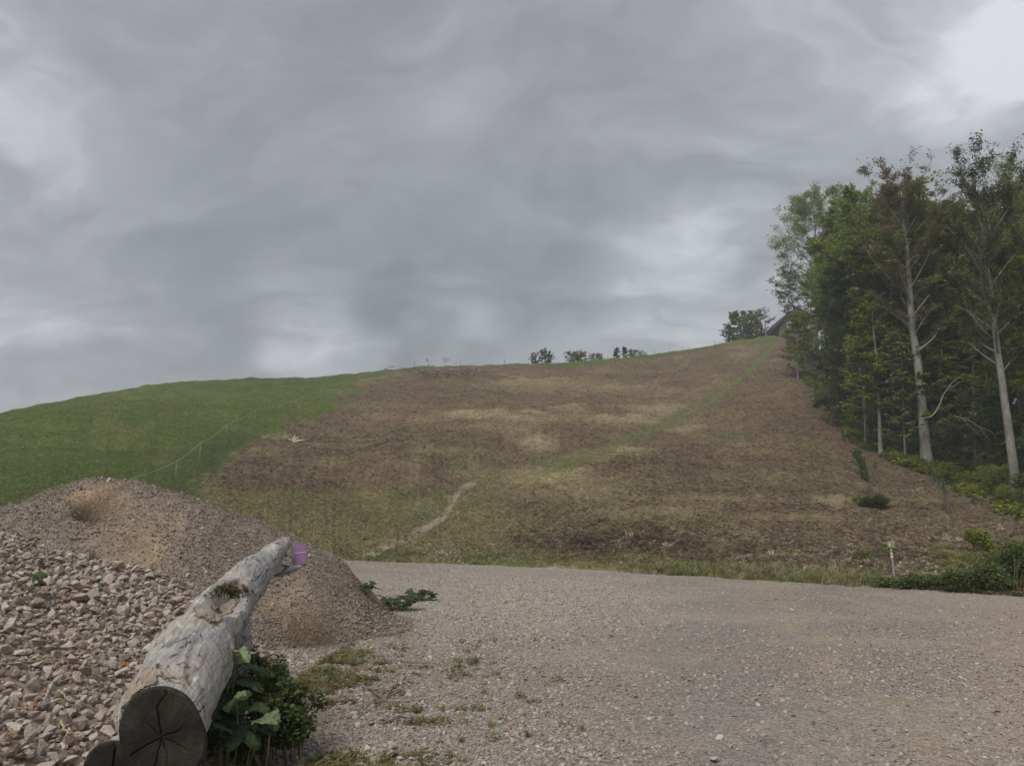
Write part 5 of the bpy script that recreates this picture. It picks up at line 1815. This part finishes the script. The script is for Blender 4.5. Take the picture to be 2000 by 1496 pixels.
bush(2005, 1140, 23.0, 1.25, .9, 1.15, 7000, .10, 'bush', 'tallest green reedy bush at the right edge beside the road', 1, grassy=True, blobs=12)
bush(1955, 1150, 22.6, .8, .6, .75, 3600, .09, 'bush', 'lower green bush between the reedy bush and the grey green weeds', 2, blobs=8)
bush(1885, 1150, 22.8, .75, .5, .62, 3600, .08, 'bush', 'grey green weed bush beside the road with fine leaves', 3, blobs=9)
bush(1800, 1143, 24.0, .9, .4, .38, 2800, .08, 'bush', 'low dark green weeds at the road edge behind the sign post', 4, blobs=10)
bush(1735, 1139, 25.0, .7, .3, .25, 1600, .08, 'bush', 'low green weeds tapering off left of the sign post', 5, blobs=8)
c0 = cast(1918, 1080)
bush(1918, 1078, c0.y, .42, .4, .85, 2600, .10, 'yellow', 'upright rounded yellow green bush standing above the road bushes', 6, blobs=7)
n = 900
x = []; pts = []
for i in range(1000):
    pxx = rs2.uniform(1650, 2030); top_ = np.interp(pxx, [1650, 1760, 2030], [1134, 1136, 1148]); bot_ = np.interp(pxx, [1650, 1800, 2030], [1137, 1152, 1168])
    pts.append(tuple(cast(pxx, rs2.uniform(top_, bot_))))
pts = np.array(pts)
scatter('roadside_weeds', pts, rots(rs2, len(pts), .15), rs2.uniform(.14, .34, len(pts)), 'weeds', None, 'green weeds carpeting the verge below the road bushes', 'weeds')

# ------------------------------------------------------------------ sign post
M_pole = flat_mat('galvanised', (.28, .285, .29), .45, .5); M_green = flat_mat('sign_green', (.20, .34, .14)); M_red = flat_mat('sign_orange', (.60, .14, .05)); M_yel = flat_mat('waymark_yellow', (.72, .52, .05)); M_lt = flat_mat('sign_light', (.55, .68, .50))
sb = at(1748, 1140, 26.2); sb.z = float(hill(sb.x, sb.y))
sp = empty('trail_sign', tuple(sb), 'small green trail sign on a grey pole at the road edge', 'sign')
zt = z_for(1745, 1057, sb) - sb.z
V, F = tube_arr([(0, 0, 0), (-.01, 0, zt * .5), (-.03, 0, zt - .02)], [.034, .034, .034], 12)
add('pole', mk_mesh('sign_pole', V[0], F[0], M_pole, True), sp)
add('panel', box_mesh('sign_panel', .235, .014, .20, M_green, .008), sp, (-.035, -.045, zt - .10))
add('border', box_mesh('sign_border', .215, .004, .012, M_lt, 0, (0, -.009, .088)), sp, (-.035, -.045, zt - .10))
arw = add('arrow_mark', box_mesh('arrow_head', .042, .004, .042, M_white, 0), sp, (-.085, -.056, zt - .085), (0, math.radians(45), 0))
add('arrow_mark', box_mesh('arrow_shaft', .022, .004, .05, M_white, 0), sp, (-.085, -.0545, zt - .125))
add('orange_mark', box_mesh('sign_mark', .06, .004, .05, M_red, .001), sp, (.02, -.054, zt - .085))
for nm, mt, z0, hh in (('white_band', M_white, zt - .42, .05), ('yellow_band', M_yel, zt - .475, .05), ('white_band', M_white, zt - .53, .05)):
    V, F = tube_arr([(-.02, 0, z0), (-.021, 0, z0 + hh)], [.037, .037], 12)
    add(nm, mk_mesh(nm, V[0], F[0], mt, True), sp)

# ------------------------------------------------------------------ saplings, guards, brush
M_guard = plain_mat('guard_stakes', (.10, .085, .07), (.22, .19, .16), 10); M_tubeg = plain_mat('green_tree_tube', (.030, .055, .045), (.055, .085, .070), 6)


def guarded(px, py, topx, topy, gtopy, label, leafy, seed, bushy=False, lean=0.0):
    g = cast(px, py); dist = math.hypot(g.x, g.y)
    H = z_for(topx, topy, g) - g.z; Hg = z_for(px, gtopy, g) - g.z
    o = empty('young_tree', tuple(g), label, 'young tree')
    tx = (topx - px) / FPX * dist
    r = np.random.default_rng(seed)
    tip = np.array([tx, 0, H])
    Vg, Fg = [], []
    for k in range(5):
        a = k * 1.256; w = .13
        q0 = np.array([math.cos(a) * w, math.sin(a) * w, -.05]); q1 = q0 + np.array([tx * Hg / H, 0, Hg + .05])
        V, F = tube_arr(np.stack([q0, (q0 + q1) / 2, q1]), [.032, .03, .028], 5)
        add('guard_stake', mk_mesh('stake', V[0], F[0], M_guard), o)
    for k in range(4):
        zc_ = Hg * (k + .7) / 4.4; c = np.array([tx * zc_ / H, 0, zc_])
        ring = [c + .135 * np.array([math.cos(a), math.sin(a), 0]) for a in np.linspace(0, 2 * math.pi, 11)]
        tube_arr(np.array(ring), [.007] * 11, 4, V=Vg, F=Fg)
    add('guard_wire', mk_mesh('wire', np.concatenate(Vg), np.concatenate(Fg), M_guard), o)
    V, F = tube_arr(spline([np.zeros(3), tip * .5 + r.normal(0, .05, 3) * [1, 1, 0], tip], 9), np.linspace(.03, .008, 9), 6)
    Vb, Fb = [V[0]], [F[0]]
    P = []
    if leafy:
        for k in range(46):
            f = r.uniform(max(.35, Hg / H * .8), 1); b = tip * f; dd = np.array([r.normal(-.1, .5), r.normal(0, .5), r.uniform(.5, 1.4)]); dd *= r.uniform(.3, .8) * (1.2 - f) + .18
            tube_arr(np.stack([b, b + dd * .5, b + dd]), [.008, .006, .003], 3, V=Vb, F=Fb)
            for q in range(leafy): P.append(b + dd * r.uniform(.1, 1.1) + r.normal(0, .05, 3))
    add('stem', mk_mesh('sapling_stem', np.concatenate(Vb), np.concatenate(Fb), M_twig), o)
    if P:
        add('foliage', leaf_cloud('sapling_leaves', np.array(P), .11, M_leaf['bush'], r, .8), o)
    return o


guarded(1706, 972, 1683, 888, 950, 'leaning young tree in a stake guard growing out of a low round bush', 70, 3)
guarded(1715, 945, 1711, 905, 922, 'small staked sapling with a bare top just behind the leaning one', 3, 4)
guarded(1857, 1002, 1845, 940, 968, 'nearly bare sapling in a stake guard right of the leaning one', 4, 5)
c0 = cast(1703, 990)
bush(1703, 990, c0.y, .95, .7, .62, 3200, .12, 'bush', 'low round bush around the foot of the leaning young tree', 12, blobs=12)
for (px_, py_, t_, lb, ln) in ((1625, 834, 817, 'uppermost dark green tree shelter tube at the forest edge', 0), (1648, 862, 838, 'dark green tree shelter tube just below the uppermost one', -.06), (1728, 898, 880, 'green shelter tube right beside the young beech trunk', -.08),
                               (1827, 942, 912, 'bent dark tube leaning below the thickest trunk', -.35), (1955, 978, 955, 'teal shelter tube near the pale trunks at the right', -.15)):
    g = cast(px_, py_); H = z_for(px_, t_, g) - g.z
    V, F = tube_arr(spline([(0, 0, -.05), (ln * .3, 0, H * .5), (ln * H, 0, H)], 8), [.085] * 8, 12)
    V2, F2 = tube_arr(spline([(0, 0, -.05), (ln * .3, 0, H * .5), (ln * H, 0, H)], 8), [.07] * 8, 12)
    o = empty('tree_shelter', tuple(g), lb, 'tree shelter')
    add('tube', mk_mesh('shelter_tube', V[0], F[0], M_tubeg, True), o)
    V, F = tube_arr([(.1, .03, -.05), (.1 + ln * H, .03, H * .9)], [.018, .018], 6)
    add('stake', mk_mesh('shelter_stake', V[0], F[0], M_guard), o)


def brush(px, py, w, h, n, label, seed, mat=None, rad=.02, name='brush_pile', L=1.0):
    g = cast(px, py); dist = math.hypot(g.x, g.y); r = np.random.default_rng(seed)
    Vs, Fs = [], []
    for i in range(n):
        b = np.array([r.normal(0, w * .4), r.normal(0, w * .25), abs(r.normal(0, h * .5))])
        a = r.uniform(0, 6.28); d_ = np.array([math.cos(a), math.sin(a) * .6, r.normal(0, .35)]) * L * r.uniform(.3, 1)
        tube_arr(np.stack([b - d_ / 2, b + r.normal(0, .05, 3), b + d_ / 2]), np.array([1, .8, .4]) * rad * r.uniform(.5, 1.3), 4, V=Vs, F=Fs)
    return tag(add(name, mk_mesh(name, np.concatenate(Vs), np.concatenate(Fs), mat or M_twig), None, tuple(g + Vector((0, 0, .05)))), label, 'brush pile')


M_palew = plain_mat('pale_wood', (.42, .36, .27), (.58, .52, .42), 5)
brush(1608, 778, 2.6, .7, 130, 'dark tangle of cut branches lying at the forest edge', 3, M_barkdark, .03, L=1.8)
brush(868, 734, 9, .7, 240, 'wide heap of pale cut branches just below the skyline', 4, M_guard, .05, L=2.2)
brush(862, 731, 6, .8, 60, 'paler sticks scattered over the top of the skyline heap', 14, M_palew, .04, L=1.6)
brush(545, 858, 2.6, .35, 40, 'bundle of pale sticks and dry weeds beside the split stump', 5, M_palew, .02, L=.8)
brush(1160, 1055, 1.6, .35, 90, 'dark brush and roots on the bank above the road', 6, M_barkdark, .015, L=.7)
brush(775, 748, 3.5, .3, 24, 'few greenish cut branches below the left end of the skyline heap', 7, M_stem, .04, L=1.8)
brush(1695, 925, 1.5, .3, 40, 'loose dead branches around the staked saplings', 8, M_guard, .015, L=1.2)
brush(1945, 985, 3.2, .3, 60, 'grey dead branches between the two right hand trunks and the slope', 9, M_guard, .02, L=1.4)


# tree stump, split
g = cast(575, 864); st = empty('tree_stump', tuple(g), 'pale split tree stump at the border of pasture and cleared slope', 'stump')
Vs, Fs = [], []
for a, h_, l_ in ((-.5, .25, .35), (.35, .5, .12), (.9, .2, .45), (0, .6, .02), (-.2, .35, .2)):
    closed_tube([np.array([0, 0, 0]), np.array([a * .4, 0, h_ * .6]), np.array([a, l_ * -.2, h_])], [.14, .1, .05], 8, Vs, Fs)
add('wood', mk_mesh('stump_wood', np.concatenate(Vs), np.concatenate(Fs), M_palew), st)

# pale fallen dead tree leaning in front of the forest
def dead_branch(paths, Y, rad, label, name='dead_branch'):
    Vs, Fs = [], []
    for i, pth in enumerate(paths):
        S = spline([np.array(at(a, b, Y + dy)) for a, b, dy in pth], len(pth) * 5)
        tube_arr(S, np.linspace(rad if i == 0 else rad * .6, rad * .3, len(S)), 6, V=Vs, F=Fs)
    V = np.concatenate(Vs); b = V.mean(0)
    tag(add(name, mk_mesh(name, V - b, np.concatenate(Fs), M_palew, True), None, tuple(b)), label, 'branch')


dead_branch([[(1795, 817, 0), (1820, 812, .5), (1835, 790, 1), (1845, 767, 1.5), (1862, 755, 2), (1880, 745, 2), (1915, 746, 3)], [(1845, 767, 1.5), (1862, 745, 2), (1882, 730, 3)]], 52, .030, 'long pale dead branch slanting across the thickest trunk')
dead_branch([[(1862, 812, 2), (1890, 820, 2), (1915, 835, 2), (1935, 842, 2), (1945, 856, 2)], [(1880, 818, 2), (1900, 838, 2), (1915, 852, 2)], [(1912, 833, 2), (1925, 850, 2), (1932, 860, 2)]], 50, .028, 'pale drooping dead branch right of the thickest trunk')

# ------------------------------------------------------------------ skyline: bushes, trees, hut, flag, posts
def sky_plant(px, ybase, ytop, rpx, leaf, label, seed, r_extra=6, name='bush', cat='bush', leaves=2600, ls=.25, cb=.02, wisp=0, profile='round', nl=26, up=.25):
    a, _ = az_tan(px, ybase); rc = float(np.interp(a, CR_AZ, CR_R)) + r_extra
    g = Vector((math.sin(a) * rc, math.cos(a) * rc, 0)); g.z = float(hill(g.x, g.y))
    H = z_for(px, ytop, g) - g.z; R = rpx / FPX * rc
    me = gen_tree(seed, H, R, cb=cb, leaf=leaf, nl=nl, leaves=int(leaves * 1.7), ls=ls, trunk_r=.03 * H + .03, up=up, wisp=wisp, profile=profile, bark=M_barkdark, twig_r=.02)
    return add_tree(me, tuple(g), label, name, cat)


sky_plant(1046, 712, 688, 8, 'bush', 'left slim bush of the leftmost pair on the skyline', 301, leaves=900, ls=.3)
sky_plant(1066, 711, 684, 12, 'bush', 'taller right bush of the leftmost pair on the skyline', 302, leaves=1800, ls=.3)
sky_plant(1120, 706, 689, 15, 'bush', 'low rounded left bush in the middle of the skyline', 303, leaves=1500, ls=.3)
sky_plant(1135, 706, 688, 12, 'yellow', 'low yellow green bush in the middle of the skyline', 304, leaves=1500, ls=.3)
sky_plant(1158, 704, 691, 10, 'dark', 'nearly bare shrub right of the middle skyline bushes', 305, leaves=250, ls=.25)
sky_plant(1171, 703, 690, 6, 'deep', 'little dark bush right of the bare skyline shrub', 306, leaves=600, ls=.25)
sky_plant(1205, 700, 677, 8, 'spruce', 'left dark pointed spruce on the skyline', 307, name='spruce_tree', cat='tree', leaves=1600, ls=.25, profile='cone', nl=30, up=.05)
sky_plant(1221, 699, 676, 7, 'spruce', 'right dark pointed spruce on the skyline', 308, name='spruce_tree', cat='tree', leaves=1300, ls=.25, profile='cone', nl=28, up=.05)
sky_plant(1235, 698, 684, 9, 'bush', 'green bush right next to the two spruces', 309, leaves=900, ls=.25)
sky_plant(1254, 696, 685, 9, 'brown', 'thin brown twiggy shrub right of the spruces', 310, leaves=160, ls=.2)
sky_plant(1425, 668, 636, 13, 'dark', 'small dark leaved tree left of the green trees near the hut', 311, 5, 'skyline_tree', 'tree', 1400, .32, .1)
sky_plant(1448, 664, 611, 22, 'green', 'densest green tree on the skyline left of the hut', 312, 7, 'skyline_tree', 'tree', 17000, .34, .02, nl=40)
sky_plant(1468, 662, 612, 16, 'green', 'narrow green tree right behind the densest skyline tree', 313, 10, 'skyline_tree', 'tree', 9000, .32, .02, nl=34)
sky_plant(1488, 660, 603, 20, 'brown', 'thin crowned tree between the green trees and the hut', 314, 12, 'skyline_tree', 'tree', 3200, .28, .15, wisp=.2, nl=30)
for i, q in enumerate(((835, 716, 700), (868, 716, 699))):
    a, _ = az_tan(q[0], q[1]); rc = float(np.interp(a, CR_AZ, CR_R)) - 1.5
    g = Vector((math.sin(a) * rc, math.cos(a) * rc, 0)); g.z = float(hill(g.x, g.y)); H = z_for(q[0], q[2], g) - g.z
    Vs, Fs = tube_arr([(0, 0, 0), (.03, 0, H * .6), (.0, 0, H)], [.03, .025, .02], 5)
    rr5 = np.random.default_rng(50 + i)
    for k in range(9):
        b = np.array([0, 0, H * rr5.uniform(.5, 1)]); e = b + np.array([rr5.normal(0, .45), rr5.normal(0, .3), rr5.uniform(0, .25)])
        tube_arr([b, (b + e) / 2, e], [.02, .018, .05], 4, V=Vs, F=Fs)
    tag(add('tall_weed', mk_mesh('tall_weed', np.concatenate(Vs), np.concatenate(Fs), M_barkdark), None, tuple(g)), ('left tall thistle like weed on the skyline heap', 'right tall thistle like weed on the skyline heap')[i], 'weed')

# hut behind the crest
M_roof = plain_mat('dark_roof', (.030, .032, .042), (.05, .052, .062), 3, .6); M_wall = plain_mat('hut_wall', (.10, .095, .09), (.15, .14, .135), 2)
a, _ = az_tan(1545, 650); rh = 178.0
hc = Vector((math.sin(a) * rh, math.cos(a) * rh, 0)); hc.z = float(hill(hc.x, hc.y))
zr = z_for(1550, 612, hc); ze = z_for(1505, 652, hc)
hut = empty('mountain_hut', tuple(hc), 'dark roofed hut showing its gable at the top of the hill behind the trees', 'hut')
zr -= hc.z; ze -= hc.z
hw = 5.2
prof_ = [(-hw, ze), (-hw * .42, ze + (zr - ze) * .72), (0, zr), (hw * .42, ze + (zr - ze) * .72), (hw, ze)]


def roof_half(sgn):
    V = []; F = []
    pr = prof_[:3] if sgn < 0 else prof_[2:]
    for (a1, b1) in pr:
        for yy in (-5.2, 5.2):
            V += [(a1, yy, b1), (a1, yy, b1 - .45)]
    for s in range(2):
        o = s * 4
        F += [(o, o + 2, o + 6, o + 4), (o + 1, o + 5, o + 7, o + 3), (o, o + 4, o + 5, o + 1), (o + 2, o + 3, o + 7, o + 6)]
    F += [(0, 1, 3, 2), (8, 10, 11, 9)]
    return mk_mesh('roof_half', V, np.array(F), M_roof)


add('roof', roof_half(-1), hut); add('roof', roof_half(1), hut)
inn = [(-hw * .80, ze + .1), (-hw * .42, ze + (zr - ze) * .72 - .5), (0, zr - .55), (hw * .42, ze + (zr - ze) * .72 - .5), (hw * .80, ze + .1), (hw * .80, -1), (-hw * .80, -1)]
Vw = [(a1, -4.4, b1) for a1, b1 in inn] + [(a1, 4.4, b1) for a1, b1 in inn]
bm = bmesh.new(); vs = [bm.verts.new(v) for v in Vw]
bm.faces.new(vs[:7]); bm.faces.new(vs[7:][::-1])
for i in range(7): bm.faces.new((vs[i], vs[7 + i], vs[7 + (i + 1) % 7], vs[(i + 1) % 7]))
bmesh.ops.recalc_face_normals(bm, faces=bm.faces[:])
me = bpy.data.meshes.new('hut_walls'); bm.to_mesh(me); bm.free(); me.materials.append(M_wall)
add('wall', me, hut)
M_glass = flat_mat('window_glass', (.05, .06, .07), .15, .6)
for wx in (-1.8, 1.8):
    fr = add('window', box_mesh('hut_window', 1.1, .08, 1.2, M_white, 0), hut, (wx, -4.43, max(ze, 1.5) + .4))
    add('pane', box_mesh('hut_pane', .9, .04, 1.0, M_glass, 0), fr, (0, -.05, 0))

# flag banner
a, _ = az_tan(1496, 655); rf = 168.5
fc = Vector((math.sin(a) * rf, math.cos(a) * rf, 0)); fc.z = float(hill(fc.x, fc.y)); Hf = z_for(1494, 624, fc) - fc.z
fl = empty('banner_pole', tuple(fc), 'white banner hanging from a slim pole beside the hut', 'flag')
V, F = tube_arr([(0, 0, -.2), (-.05, 0, Hf)], [.06, .05], 8)
add('pole', mk_mesh('banner_post', V[0], F[0], M_pole, True), fl)
nu, nv = 8, 14
U, T = np.meshgrid(np.linspace(0, 1, nu), np.linspace(0, 1, nv), indexing='ij')
X = -.08 - U * (.85 - .6 * T); Y = np.sin(U * 5 + T * 3) * .12; Z = Hf - T * 2.0 - U * .12
V = np.stack([X, Y, Z], -1).reshape(-1, 3); V = np.concatenate([V, V + [0, .02, 0]])
i = np.arange(nu - 1)[:, None] * nv; j = np.arange(nv - 1)[None]
F = np.stack([i + j, i + j + 1, i + nv + j + 1, i + nv + j], -1).reshape(-1, 4)
add('cloth', mk_mesh('banner_cloth', V, np.concatenate([F, F[:, ::-1] + nu * nv]), flat_mat('banner_white', (.6, .6, .6)), True), fl)

# fence along the pasture
M_post = plain_mat('post_wood', (.22, .19, .15), (.36, .32, .26), 6)
posts_px = [(-60, 1040, 1000), (18, 1020, 980), (343, 930, 898), (390, 894, 862), (442, 847, 828), (499, 816, 799), (567, 797, 784), (626, 770, 756), (700, 745, 733), (764, 724, 715)]
fence = empty('pasture_fence', (0, 0, 0), 'electric pasture fence with thin posts climbing along the edge of the green meadow', 'fence')
# the two left posts stand behind the mound; give the whole row real ground positions
tops = []
pm = None
for i, (a_, b_, t_) in enumerate(posts_px):
    g = cast(a_, b_)
    if i < 2:
        dd = (27.0, 30.0)[i]
        v = px_dir(a_, 1000); hh = math.hypot(v.x, v.y); g = Vector((v.x / hh * dd, v.y / hh * dd, 0)); g.z = float(hill(g.x, g.y))
    H = 1.1 if i >= 2 else max(.9, z_for(a_, t_, g) - g.z)
    if i >= 2: H = max(.8, min(1.5, z_for(a_, t_, g) - g.z))
    rd_ = .032 if i >= 2 else .05
    V, F = [], []
    closed_tube([np.array([0, 0, -.3]), np.array([0, 0, H * .5]), np.array([0, 0, H])], [rd_, rd_, rd_ * .9], 8, V, F)
    add('post', mk_mesh('fence_post', np.concatenate(V), np.concatenate(F), M_post), fence, tuple(g))
    tops.append(g + Vector((0, 0, H - .08)))
M_wire = flat_mat('fence_rope', (.52, .58, .46))
seq = [tops[0], tops[1]] + [cast(255, 960) + Vector((0, 0, .75))] + tops[2:]
for p0, p1 in zip(seq[:-1], seq[1:]):
    n_ = 9
    S = np.array([np.array(p0) * (1 - q) + np.array(p1) * q - np.array([0, 0, .25 * (1 - (2 * q - 1) ** 2)]) * min(1, (p1 - p0).length / 20) for q in np.linspace(0, 1, n_)])
    V, F = tube_arr(S, [.010] * n_, 5)
    add('wire', mk_mesh('fence_wire', V[0], F[0], M_wire, True), fence)
M_black = flat_mat('insulator', (.02, .02, .025))
add('insulator', box_mesh('insulator', .07, .07, .09, M_black, .01), fence, tuple(tops[1] + Vector((-.06, 0, -.04))))
# posts along the skyline
for i, (a_, hh_, lb) in enumerate(((810, 1.3, 'thin fence post on the skyline left of the heap'), (899, 1.5, 'thin fence post on the skyline right of the heap'), (985, 1.3, 'lone thin fence post on the bare middle skyline'),
                                 (1187, .9, 'short post on the skyline left of the spruces'), (1280, .7, 'short post on the skyline right of the spruces'), (1309, .9, 'thin post on the rising skyline, lower one'), (1335, .9, 'thin post on the rising skyline, middle one'), (1397, 1.0, 'thin post on the rising skyline near the trees'))):
    a, _ = az_tan(a_, 705); rc = float(np.interp(a, CR_AZ, CR_R)) + .5
    g = Vector((math.sin(a) * rc, math.cos(a) * rc, 0)); g.z = float(hill(g.x, g.y))
    V, F = [], []
    closed_tube([np.array([0, 0, -.3]), np.array([0, 0, hh_ * .5]), np.array([0, 0, hh_])], [.04, .04, .035], 8, V, F)
    tag(add('fence_post', mk_mesh('skyline_post', np.concatenate(V), np.concatenate(F), M_guard), None, tuple(g)), lb, 'post')

# ------------------------------------------------------------------ thin air haze
hz, N = mat_new('haze_air')
pv_ = N.n('ShaderNodeVolumePrincipled'); pv_.inputs['Color'].default_value = (.90, .95, 1.0, 1); pv_.inputs['Density'].default_value = .0010
ov = N.n('ShaderNodeOutputMaterial'); N.link(pv_.outputs[0], ov.inputs['Volume'])
tag(add('haze', box_mesh('haze', 2600, 2600, 130, hz), None, (0, 0, 47)), 'thin pale air haze over the whole hillside', 'haze', None, 'stuff')

scene.render.engine = 'CYCLES'
print('objects', len(bpy.data.objects))
